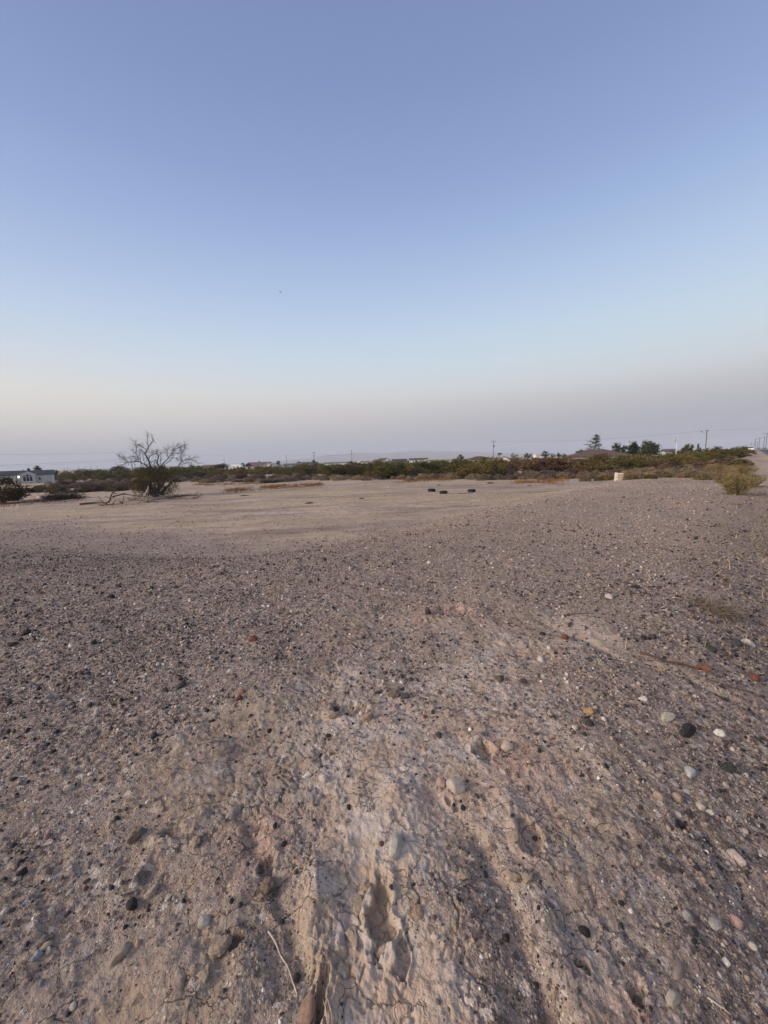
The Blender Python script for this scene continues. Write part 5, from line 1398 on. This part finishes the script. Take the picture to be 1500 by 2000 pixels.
# ------------------------------------------------------------------ trees
def tree(name, label, px, depth, top_py, wpx, kind, col, parts=True, trunk_frac=.3, n=26, group=None):
    p = stand(px, depth); top = z_at(px, top_py, depth); h = max(1.5, top - p[2]); w = wpx * depth / FPX / math.hypot(1, (px - 750) / FPX) ** .5
    rg = np.random.default_rng(int(px * 7)); t = thing(name, label, 'tree', p, 0, group)
    mb = MB(); C = []
    lean = rg.normal(size=2) * .06 * h
    tr = [np.array([0, 0, -.1]), np.array([lean[0] * .4, lean[1] * .4, h * .35]), np.array([lean[0], lean[1], h * .72])]
    mb.tube(tr, [.035 * h, .025 * h, .012 * h], 7)
    if kind == 'palm':
        mb = MB(); mb.tube([(0, 0, -.1), (0, 0, h * .5), (.05 * h, 0, h * .82)], [.035 * h, .03 * h, .03 * h], 8)
        for i in range(26):
            a = i * 2.4; e = rg.uniform(-.5, 1.0); d = np.array([math.cos(a), math.sin(a), 0])
            for k in range(7):
                f = (k + 1) / 7; C.append((np.array([.05 * h, 0, h * .84]) + d * f * w * .5 + np.array([0, 0, (e * f - .9 * f * f) * w * .4]))[None] + rg.normal(size=(4, 3)) * .02 * w)
        sz = .09 * w; asp = .3
    elif kind == 'pine':                        # layered open tiers
        for i in range(n):
            f = .30 + .70 * (i + rg.random() * .6) / n; f = min(f, .99); a = i * 2.4 + rg.normal() * .3; rr = w * .5 * min(1.0, ((1.06 - f) / .62)) ** .75 * rg.uniform(.55, 1.05)
            b = np.array([lean[0] * f, lean[1] * f, h * f * .95]); e = b + [math.cos(a) * rr, math.sin(a) * rr, rg.uniform(-.01, .05) * h]
            mb.tube([b, e], [.008 * h, .003 * h], 4, False)
            for k in range(4):
                c = b + (e - b) * (.45 + .55 * (k + 1) / 4); C.append(c + rg.normal(size=(13, 3)) * [.05 * w, .05 * w, .018 * h])
        C.append(np.array([lean[0], lean[1], h * .97]) + rg.normal(size=(20, 3)) * [.03 * w, .03 * w, .02 * h])
        sz = .020 * h; asp = .35
    else:
        for i in range(n):
            d = rg.normal(size=3); d /= np.linalg.norm(d); rr = .55 + .45 * rg.random()
            if d[2] < -.35: d[2] *= .4
            c = np.array([lean[0], lean[1], h * (trunk_frac + (1 - trunk_frac) * .48)]) + d * rr * [w * .42, w * .42, h * (1 - trunk_frac) * .43]
            b = tr[1] * .5 + tr[2] * .5 if rg.random() < .6 else tr[1]
            mb.tube([b, (b + c) / 2 + rg.normal(size=3) * .03 * h, c], [.014 * h, .009 * h, .004 * h], 4, False)
            s = rg.uniform(.035, .095)
            C.append(c + rg.normal(size=(int(20 + 520 * s), 3)) * [s * w, s * w, s * .7 * h])
        sz = .032 * h; asp = .5
    C = np.concatenate(C)
    V, F, rn = leaf_cards(C, sz, rg, asp, .2)
    V[:, 2] = np.clip(V[:, 2], .02 * h, h * 1.02)
    cl = vnoise(np.repeat(C[:, 0], 4) / h * 7, np.repeat(C[:, 2], 4) / h * 7 + np.repeat(C[:, 1], 4) / h * 5, 3)
    link('crown', mesh_np('crown', V, F, M_LEAF, False, None, np.clip(.45 * rn + .55 * cl, 0, 1)), t, color=col)
    mb.build('trunk', M_BARK, t, (0, 0, 0), True, (.11, .085, .07))


TD, TM, TL = (.030, .042, .018), (.050, .062, .026), (.085, .095, .045)
tree('shade_tree', 'leafy dark green tree rising behind the roof of the long pale home', 71, 130, 909, 20, 'round', TM, n=22)
tree('shade_tree', 'small dark tree behind the roof left of the leafy one', 56, 130, 914, 10, 'round', TD, n=12)
tree('shade_tree', 'small dark round tree at the right roof end of the long pale home', 108, 122, 916, 7, 'round', (.045, .045, .035), n=10)
tree('shade_tree', 'small bushy tree at the left roof end behind the long pale home', 46, 135, 915.5, 9, 'round', (.05, .05, .045), n=10)
tree('shade_tree', 'dark flat tree left of the brown roofed house', 474, 200, 903.5, 12, 'round', TD, n=14)
tree('shade_tree', 'round dark tree close to the left end of the brown roof', 486, 198, 902, 11, 'round', TD, n=14)
tree('shade_tree', 'thin bare grey tree above the brown roof', 506, 240, 898, 9, 'round', (.11, .10, .09), n=8)
tree('shade_tree', 'dark tree right of the brown roofed house', 543, 205, 898.5, 11, 'round', TD, n=14)
tree('shade_tree', 'small dark tree behind the metal shed', 583, 235, 899.5, 8, 'round', TD, n=12)
tree('shade_tree', 'dark conical tree at the foot of the transformer pole', 612, 252, 895.5, 8, 'round', (.035, .042, .03), n=10)
tree('shade_tree', 'dark pointed tree left of the white end-gabled house', 730, 335, 897, 9, 'round', TD, n=12)
tree('shade_tree', 'round dark tree left of the tan hip-roofed house', 899, 190, 888, 17, 'round', TD, n=20)
tree('palm_tree', 'single small fan palm right of the cross-armed pole', 975, 240, 882.5, 8, 'palm', TD)
tree('shade_tree', 'leafless pale tree right of the palm', 1001, 200, 883, 18, 'round', (.16, .14, .11), n=9)
tree('shade_tree', 'dark shrubby tree left of the two garden trees in the right centre', 1030, 190, 884, 16, 'round', TM, n=18)
tree('shade_tree', 'green rounded garden tree in the right centre', 1065, 180, 880, 19, 'round', TM, n=22)
tree('shade_tree', 'greyish tree right of the green rounded garden tree', 1079, 200, 884, 10, 'round', (.08, .085, .06), n=10)
tree('shade_tree', 'narrow dark tree between the garden trees and the broad house', 1092, 200, 882, 9, 'round', TD, n=12)
tree('shade_tree', 'pale olive small tree beside the narrow dark one', 1102, 190, 884, 11, 'round', TL, n=12)
tree('pine_tree', 'tall open pine with layered branches behind the broad hip-roofed house', 1157, 128, 849, 44, 'pine', (.055, .060, .036), n=34)
tree('shade_tree', 'dense dark tree hugging the left of the tall pine', 1134, 124, 875, 32, 'round', TD, n=30, trunk_frac=.1)
tree('shade_tree', 'airy grey green tree right of the broad house roof', 1203, 120, 864, 25, 'round', (.055, .068, .035), n=26, trunk_frac=.15)
tree('shade_tree', 'grey green tree joined right of the airy one', 1217, 120, 868, 20, 'round', (.055, .068, .035), n=24, trunk_frac=.1)
tree('shade_tree', 'very dark tree with ragged top left of the dense round tree', 1235, 116, 861, 27, 'round', (.025, .036, .014), n=44, trunk_frac=.06)
tree('shade_tree', 'large dense round tree left of the flagpole', 1276, 108, 857.5, 44, 'round', TM, n=75, trunk_frac=.04)
tree('shade_tree', 'small dark tree just left of the large dense round one', 1252, 116, 867, 9, 'round', TD, n=10)
tree('shade_tree', 'reddish green tree right of the flagpole', 1346, 116, 862, 22, 'round', (.075, .060, .030), n=26, trunk_frac=.15)
tree('shade_tree', 'small dark tree top right of the flagpole at roof height', 1333, 125, 872, 8, 'round', TD, n=8)
tree('shade_tree', 'dark low tree row right of the flagpole', 1322, 106, 877, 44, 'round', TD, n=46, trunk_frac=.02)
tree('shade_tree', 'dark round tree beside the road at far right', 1452, 150, 869.5, 20, 'round', TD, n=26, trunk_frac=.05)
tree('shade_tree', 'wide dark bush-like tree left of the round roadside one', 1432, 160, 873, 16, 'round', TD, n=16, trunk_frac=.05)
tree('shade_tree', 'dark low far tree across the road', 1492, 230, 872.5, 16, 'round', TD, n=14, trunk_frac=.05)
tree('shade_tree', 'dark bush-like far tree behind the road poles', 1480, 260, 873.5, 14, 'round', (.04, .035, .025), n=14, trunk_frac=.05)
# saguaro
p = stand(1363, 110); h = z_at(1363, 866.5, 110) - p[2]
t = thing('saguaro_cactus', 'saguaro cactus with one arm left of the roadside lamp pole', 'cactus', p)
mb = MB(); mb.tube([(0, 0, -.1), (0, 0, h * .5), (0, 0, h * .94), (0, 0, h)], [.28, .32, .26, .08], 10); mb.build('stem', paint((.05, .062, .032), .8), t, smooth=True)
mb = MB(); mb.tube([(0, 0, h * .42), (.6, .1, h * .45), (.75, .1, h * .55), (.75, .1, h * .74), (.75, .1, h * .76)], [.2, .2, .2, .17, .05], 9); mb.build('arm', paint((.05, .062, .032), .8), t, smooth=True)

# ------------------------------------------------------------------ poles, lamp, flag, wires
WOOD, GREYW = (.085, .070, .062), (.19, .19, .20)
TOPS = {}


def pole(key, label, px, top_py, hgt, arms=(), col=WOOD, rad=.15, depth=None, lean=0.0, yaw=None, extra=None, px_base=None, tr=False):
    if depth is None:
        lo, hi = 30.0, 900.0
        for _ in range(40):
            mid = (lo + hi) / 2
            if z_at(px, top_py, mid) - stand(px, mid)[2] < hgt: lo = mid
            else: hi = mid
        depth = (lo + hi) / 2
    P = EYE + ray(px, top_py) * depth
    zb = H(P[0], P[1]); hgt = P[2] - zb
    t = thing('utility_pole', label, 'pole', (P[0], P[1], zb), -AZ if yaw is None else yaw)
    k = max(1.0, depth / 260)
    mb = MB(); mb.tube([(0, 0, -.2), (0, 0, hgt)], [rad * k, rad * .75 * k], 8); mb.build('post', M_BARK, t, color=col)
    ends = []
    for z, w in arms:
        mb = MB(); mb.box(-w / 2, w / 2, -rad * k - .12, -rad * k + .02, hgt - z - .08 * k, hgt - z + .08 * k); a = mb.build('crossarm', M_BARK, t, color=col)
        for f in (-.46, -.2, .2, .46):
            mb = MB(); mb.tube([(f * w, -rad * k - .05, hgt - z + .08 * k), (f * w, -rad * k - .05, hgt - z + .30)], [.05, .07], 6); mb.build('insulator', paint((.12, .12, .13), .4), a)
    if tr:
        mb = MB(); mb.tube([(.40, 0, hgt - 3.2), (.40, 0, hgt - 2.1)], .27, 10); mb.build('transformer', paint((.20, .21, .22), .5), t)
    TOPS[key] = np.array([P[0], P[1], P[2]])
    return t, depth, hgt


pole('a', 'dark leaning-topped pole seen through the left limbs of the dead tree', 272.5, 882, 10, [(.25, 1.2)], yaw=0)
pole('b', 'short pole with small crossbar left of the dead tree', 256.3, 896, 8, [(.2, 2.0)], yaw=0)
pole('c', 'thin pole just right of the short crossbar pole', 263, 907, 6, [(.2, .8)], yaw=0, rad=.1)
pole('d', 'thin grey pole above the white caravans', 437.5, 896.5, 9, [(.2, .7)], GREYW, .12, yaw=0)
pole('e', 'plain pole rising behind the metal shed', 559, 889.5, 9.5, [(.3, .6)], yaw=R(10))
pole('f', 'wooden pole with crossarm and transformer left of centre', 612.5, 883, 10.5, [(.35, 2.4)], yaw=R(12), tr=True)
pole('g', 'tall plain pole in the centre of the skyline', 686.5, 879, 11, [(.5, .8)], yaw=R(60))
pole('h', 'grey pole with wide crossarm standing alone right of the tyres', 963.8, 861.5, 11.5, [(.15, 2.6), (2.6, .8)], (.15, .15, .165), .16, yaw=R(8), tr=True)
tp, dp, hp = pole('i', 'dark roadside pole carrying a street lamp arm', 1381, 840.5, 10.5, [(.25, .8)], WOOD, .17)
k = dp / FPX
mb = MB(); mb.tube([(-.1, -.2, hp - 1.3), (-.9, -1.0, hp - .9), (-1.5, -1.7, hp - .45)], [.05, .045, .04], 6); arm = mb.build('lamp_arm', paint((.16, .16, .17), .5), tp)
mb = MB(); mb.tube([(-1.3, -1.5, hp - .72), (-1.75, -1.9, hp - .35), (-1.9, -2.05, hp - .1)], [.10, .2, .12], 8); mb.build('lamp_head', paint((.2, .2, .21), .5), arm)
for key, px, ty, lab, w in [('r1', 1498.5, 846, 'nearest tall pole with wide crossarm in the line along the road', 4.2), ('r2', 1493.2, 853.5, 'second pole back in the line along the road', 3.4), ('r3', 1484.2, 855, 'thick dark pole third back in the line along the road', 3.2),
                            ('r4', 1480.3, 862.5, 'short pole left of the thick dark one along the road', 1.6), ('r5', 1476.6, 857, 'pale pole with wide arms fourth back along the road', 3.4), ('r6', 1473.6, 864, 'thin pole near the vanishing end of the road', 1.4), ('r7', 1467.3, 863.8, 'farthest pole, nearest the dark round roadside tree', 1.0)]:
    pole(key, lab, px, ty, 12, [(.25, w)], (.10, .10, .115), .17, yaw=-AZ + R(8))
for px, ty, lab in [(125, 913, 'first of the faint far poles, nearest the long pale home'), (132, 912.5, 'faint far pole with twin tops'), (154, 911.5, 'darker far pole between the pale home and the dead tree'), (167, 911.5, 'faint far thin pole in mid gap'),
                    (177, 909.5, 'tallest of the far poles between the pale home and the dead tree'), (190, 911, 'faint far pole right of the tallest one'), (219, 911, 'last far pole before the dead tree')]:
    pole('x%d' % px, lab, px, ty, 11, [(.3, 2.5)], (.17, .17, .19), .13, yaw=0)

# flag pole
p = stand(1321, 84); top = EYE + ray(1322.6, 852.5) * 84; h = top[2] - p[2]
t = thing('flagpole', 'white flagpole among the brush carrying a limp faded flag', 'flagpole', (top[0], top[1], p[2]))
mb = MB(); mb.tube([(0, 0, -.1), (0, 0, h)], [.065, .04], 8); mb.build('pole', paint((.74, .74, .73), .4), t)
mb = MB(); mb.tube([(0, 0, h), (0, 0, h + .12)], [.07, .03], 8); mb.build('finial', paint((.5, .42, .2), .4), t)
V = []; nU, nV = 7, 9
for i in range(nU):
    for j in range(nV):
        u, v = i / (nU - 1), j / (nV - 1)
        x = -.08 - u * .28 * (.35 + .9 * v); yy = .07 * math.sin(u * 9 + v * 2); V.append((x, yy, h - .08 - v * 1.05 - u * .30))
for vv in list(V): V.append((vv[0], vv[1] + .012, vv[2]))
o_ = nU * nV
F = [(i * nV + j, i * nV + j + 1, (i + 1) * nV + j + 1, (i + 1) * nV + j) for i in range(nU - 1) for j in range(nV - 1)]
F += [tuple(o_ + q for q in f[::-1]) for f in F]
m2, nt = new_mat('faded_flag_cloth')
tc = nt.new('ShaderNodeTexCoord').outputs['Object']
sp = nt.new('ShaderNodeSeparateXYZ', {0: tc}).outputs[2]
sn = nt.math('GREATER_THAN', nt.math('FRACT', nt.math('MULTIPLY', nt.math('ADD', sp, nt.new('ShaderNodeSeparateXYZ', {0: tc}).outputs[0]), 5.5)), .5)
finish(nt, nt.mix(sn, (.50, .46, .45, 1), (.24, .10, .10, 1)), .9)
link('flag', mesh_np('flag', V, F, m2, True), t)


def wire(label, a, b, sag, rad=.022, n=14):
    a, b = np.asarray(a, float), np.asarray(b, float); mb = MB()
    P = [(a + (b - a) * i / n) - np.array([0, 0, sag * 4 * (i / n) * (1 - i / n)]) - a for i in range(n + 1)]
    mb.tube(P, rad, 4, False); tag(mb.build('power_line', paint((.05, .05, .055), .6), None, a), label, 'wire')


def far_pt(px, py, depth): return EYE + ray(px, py) * depth


wire('upper power line from the dead tree pole to the left edge', TOPS['a'], far_pt(-60, 888, 165), .35, .02)
wire('lower power line from the short crossbar pole to the left edge', TOPS['b'], far_pt(-60, 911, 150), .25, .03)
wire('third power line just under the lower one at left', TOPS['b'] - [0, 0, .9], far_pt(-60, 914, 150), .2, .02)
wire('faint wire from the dead tree pole to the metal shed pole', TOPS['a'], TOPS['e'], 1.2, .022)
wire('wire between the metal shed pole and the transformer pole', TOPS['e'], TOPS['f'] - [0, 0, 1.2], .8, .028)
wire('wire between the transformer pole and the tall centre pole', TOPS['f'] - [0, 0, 1.0], TOPS['g'] - [0, 0, 3.0], 1.0, .028)
wire('wire from the cross-armed pole to the roadside lamp pole', TOPS['h'], TOPS['i'], 1.6, .024)
wire('wire from the roadside lamp pole over the road to the right edge', TOPS['i'], far_pt(1540, 832, 150), .3, .018)
wire('upper wire of the road pole line', TOPS['r1'], TOPS['r3'], .9, .03)
wire('upper wire from the first road pole past the right edge', TOPS['r1'], far_pt(1560, 822, 200), .6, .02)

# ------------------------------------------------------------------ road
def ribbon(name, t0, t1, s0, s1, dz, mat, n=160, kind='structure'):
    S = s0 * (s1 / s0) ** (np.arange(n + 1) / n); S = np.concatenate([-S[::-1], S]) if False else S
    V = []
    for t_ in np.linspace(t0, t1, 5):
        x = S * SA + t_ * CA; y = S * CA - t_ * SA
        V.append(np.stack([x, y, macro(x, y) + dz], 1))
    V = np.concatenate(V); m_ = len(S)
    F = np.array([(a * m_ + i, (a + 1) * m_ + i, (a + 1) * m_ + i + 1, a * m_ + i + 1) for a in range(4) for i in range(m_ - 1)])
    o = link(name, mesh_np(name, V, F, mat, True)); tag(o, kind=kind); return o


ma, nt = new_mat('asphalt'); pos = nt.new('ShaderNodeNewGeometry').outputs['Position']
finish(nt, nt.ramp(nt.noise(pos, 60, 5, .7), [(.3, (.035, .035, .038)), (.7, (.075, .074, .078))]), .85, bump=nt.noise(pos, 160, 3), bs=.4, bd=.004)
ribbon('road', 2.75, 9.4, 1.2, 420, .035, ma)
ribbon('road_edge_line', 3.0, 3.12, 1.2, 420, .039, paint((.66, .65, .62), .7))
ribbon('road_center_line', 6.0, 6.12, 1.2, 420, .039, paint((.55, .36, .06), .7))

# ------------------------------------------------------------------ bird, hills, air
p = EYE + ray(548, 570) * 60
t = thing('bird', 'tiny bird gliding high in the pale sky left of centre', 'bird', p, R(-25))
mb = MB(); mb.tube([(-.14, 0, 0), (-.05, 0, 0), (.06, 0, 0), (.13, 0, .01)], [.012, .035, .03, .01], 6); mb.build('body', paint((.10, .095, .10), .8), t, smooth=True)
for s in (-1, 1):
    mb = MB(); mb.add([(-.05, 0, .01), (.05, 0, .01), (.02, s * .22, .05), (-.02, s * .40, .02), (-.05, s * .2, .05)] + [(-.05, 0, .02), (.05, 0, .02), (.02, s * .22, .06), (-.02, s * .40, .026), (-.05, s * .2, .06)],
                         [(0, 1, 2, 3, 4), (9, 8, 7, 6, 5), (0, 5, 6, 1), (1, 6, 7, 2), (2, 7, 8, 3), (3, 8, 9, 4), (4, 9, 5, 0)]); mb.build('wing', paint((.10, .095, .10), .8), t)


def hills():
    D = 5600.0
    prof = [(380, 0), (450, 1), (520, 2.5), (590, 6), (620, 9.5), (645, 13.0), (668, 11.5), (690, 15.0), (712, 14.5), (740, 12.2), (775, 13.5), (815, 15.5), (840, 13.2), (870, 12.3), (905, 10.4), (935, 9.0), (980, 6), (1040, 3), (1100, 1), (1160, 0)]
    xs = np.linspace(380, 1160, 240); hy = np.interp(xs, [a for a, _ in prof], [b for _, b in prof])
    V = []
    rows = [(-1, 0.0), (-.55, .45), (-.22, .8), (0, 1.0), (.35, .6), (1, 0)]
    for o_, k in rows:
        for i, (x, q) in enumerate(zip(xs, hy)):
            d = ray(x, hor_y(x)); d = d / np.hypot(d[0], d[1])
            rr = D + o_ * 900 + 220 * fbm(x * .03, o_ * 2., 15, 3)
            hh = q * D / FPX * 1.02 * k * (1 + (.22 * fbm(x * .06, o_ * 3 + 2, 12, 4) if k < 1 else .05 * fbm(x * .12, 0 * x, 14, 3)))
            V.append((d[0] * rr, d[1] * rr, -3.2 + max(0, float(hh)) + (3.0 if k == 1.0 and q > .5 else 0)))
    n = len(xs); F = np.array([(a * n + i, a * n + i + 1, (a + 1) * n + i + 1, (a + 1) * n + i) for a in range(len(rows) - 1) for i in range(n - 1)])
    mh, nt = new_mat('bare_hill_rock'); pos = nt.new('ShaderNodeNewGeometry').outputs['Position']
    finish(nt, nt.ramp(nt.noise(pos, .006, 6, .6), [(.3, (.17, .125, .10)), (.7, (.27, .205, .165))]), .95)
    tag(link('hills', mesh_np('hills', np.array(V), F, mh, True)), kind='structure')


hills()
HAZE = True
if HAZE:
    mb = MB(); mb.box(-7600, 7600, -7600, 7600, -12, 190)
    mv, nt = new_mat('dusk_haze')
    pv = nt.new('ShaderNodeVolumePrincipled', {'Color': (.82, .86, .96, 1), 'Density': 2.7e-4, 'Anisotropy': 0.0})
    o = nt.new('ShaderNodeOutputMaterial', {1: pv.outputs[0]})
    mb.build('haze', mv); tag(bpy.data.objects['haze'], 'thin even dusk haze over the whole plain', 'haze', kind='stuff')

# ------------------------------------------------------------------ sky and sun
SUN_AZ, SUN_EL = R(-104), R(22)                 # low light from behind the left shoulder
w = bpy.data.worlds.new('World'); scn.world = w; w.use_nodes = True
nt = NT(w.node_tree)
d = nt.new('ShaderNodeTexCoord').outputs['Generated']
d = nt.new('ShaderNodeVectorMath', {0: d}, operation='NORMALIZE').outputs[0]
xyz = nt.new('ShaderNodeSeparateXYZ', {0: d}).outputs
el = nt.math('MULTIPLY', nt.math('ARCSINE', xyz[2]), 180 / math.pi / 60.0, True)


def lin(c): return tuple(((v / 255) / 12.92 if v / 255 <= .04045 else ((v / 255 + .055) / 1.055) ** 2.4) for v in c)


LEFT = [(0, (172, 176, 189)), (2, (194, 191, 193)), (4, (215, 210, 204)), (6.4, (229, 223, 214)), (8.5, (231, 228, 221)), (11.6, (217, 224, 231)), (16.7, (194, 212, 234)), (22, (172, 193, 228)), (27, (155, 178, 219)), (33, (139, 160, 206)), (40, (126, 146, 193)), (52, (111, 131, 176))]
RIGHT = [(0, (154, 159, 175)), (1.5, (162, 164, 178)), (4.2, (174, 172, 180)), (6.9, (192, 190, 193)), (9.6, (208, 213, 217)), (13, (205, 220, 229)), (16, (197, 217, 234)), (22, (177, 201, 232)), (28, (155, 180, 221)), (33, (140, 163, 208)), (40, (127, 148, 195)), (52, (112, 132, 177))]
ra = nt.ramp(el, [(a / 60, lin(c)) for a, c in LEFT], 'LINEAR')
rb = nt.ramp(el, [(a / 60, lin(c)) for a, c in RIGHT], 'LINEAR')
hl = nt.math('SQRT', nt.math('ADD', nt.math('MULTIPLY', xyz[0], xyz[0]), nt.math('MULTIPLY', xyz[1], xyz[1])))
anti = nt.math('DIVIDE', nt.math('ADD', nt.math('MULTIPLY', xyz[0], math.sin(R(60))), nt.math('MULTIPLY', xyz[1], math.cos(R(60)))), nt.math('MAXIMUM', hl, 1e-4))
grad = nt.mix(nt.rng(anti, -.26, .97, 0, 1, 'LINEAR'), ra, rb)
# afterglow on the sunset side, behind the camera
GA, GE = R(-138), R(36)
gd = nt.new('ShaderNodeVectorMath', {0: d, 1: (math.sin(GA) * math.cos(GE), math.cos(GA) * math.cos(GE), math.sin(GE))}, operation='DOT_PRODUCT').outputs[1]
glow = nt.math('POWER', nt.math('MAXIMUM', gd, 0.0), 5.0)
gcol = nt.mix(1.0, (1.5, 1.25, .98, 1), nt.new('ShaderNodeCombineColor', {0: glow, 1: glow, 2: glow}).outputs[0], 'MULTIPLY')
sky = nt.new('ShaderNodeTexSky', sky_type='NISHITA'); sky.sun_disc = False
sky.sun_elevation = SUN_EL; sky.sun_rotation = SUN_AZ
nish = nt.mix(1.0, sky.outputs[0], (.004, .004, .004, 1), 'MULTIPLY')
tot = nt.mix(1.0, nt.mix(1.0, grad, gcol, 'ADD'), nish, 'ADD')
bg_ = nt.new('ShaderNodeBackground', {0: tot, 1: 1.0})
nt.new('ShaderNodeOutputWorld', {0: bg_.outputs[0]})

sl = bpy.data.lights.new('sun', 'SUN'); sl.energy = 3.8; sl.angle = R(17); sl.color = (1, .86, .71)
so = bpy.data.objects.new('sun', sl); COL.objects.link(so)
sv = Vector((math.sin(SUN_AZ) * math.cos(SUN_EL), math.cos(SUN_AZ) * math.cos(SUN_EL), math.sin(SUN_EL)))
so.rotation_euler = (-sv).to_track_quat('-Z', 'Y').to_euler()

scn.view_settings.view_transform = 'Standard'
try: scn.view_settings.look = 'None'
except Exception: pass
scn.view_settings.exposure = 0.0; scn.view_settings.gamma = 1.0; scn.view_settings.use_curve_mapping = False
scn.cycles.use_denoising = True
scn.cycles.max_bounces = 6; scn.cycles.diffuse_bounces = 3; scn.cycles.transparent_max_bounces = 8; scn.cycles.volume_bounces = 0
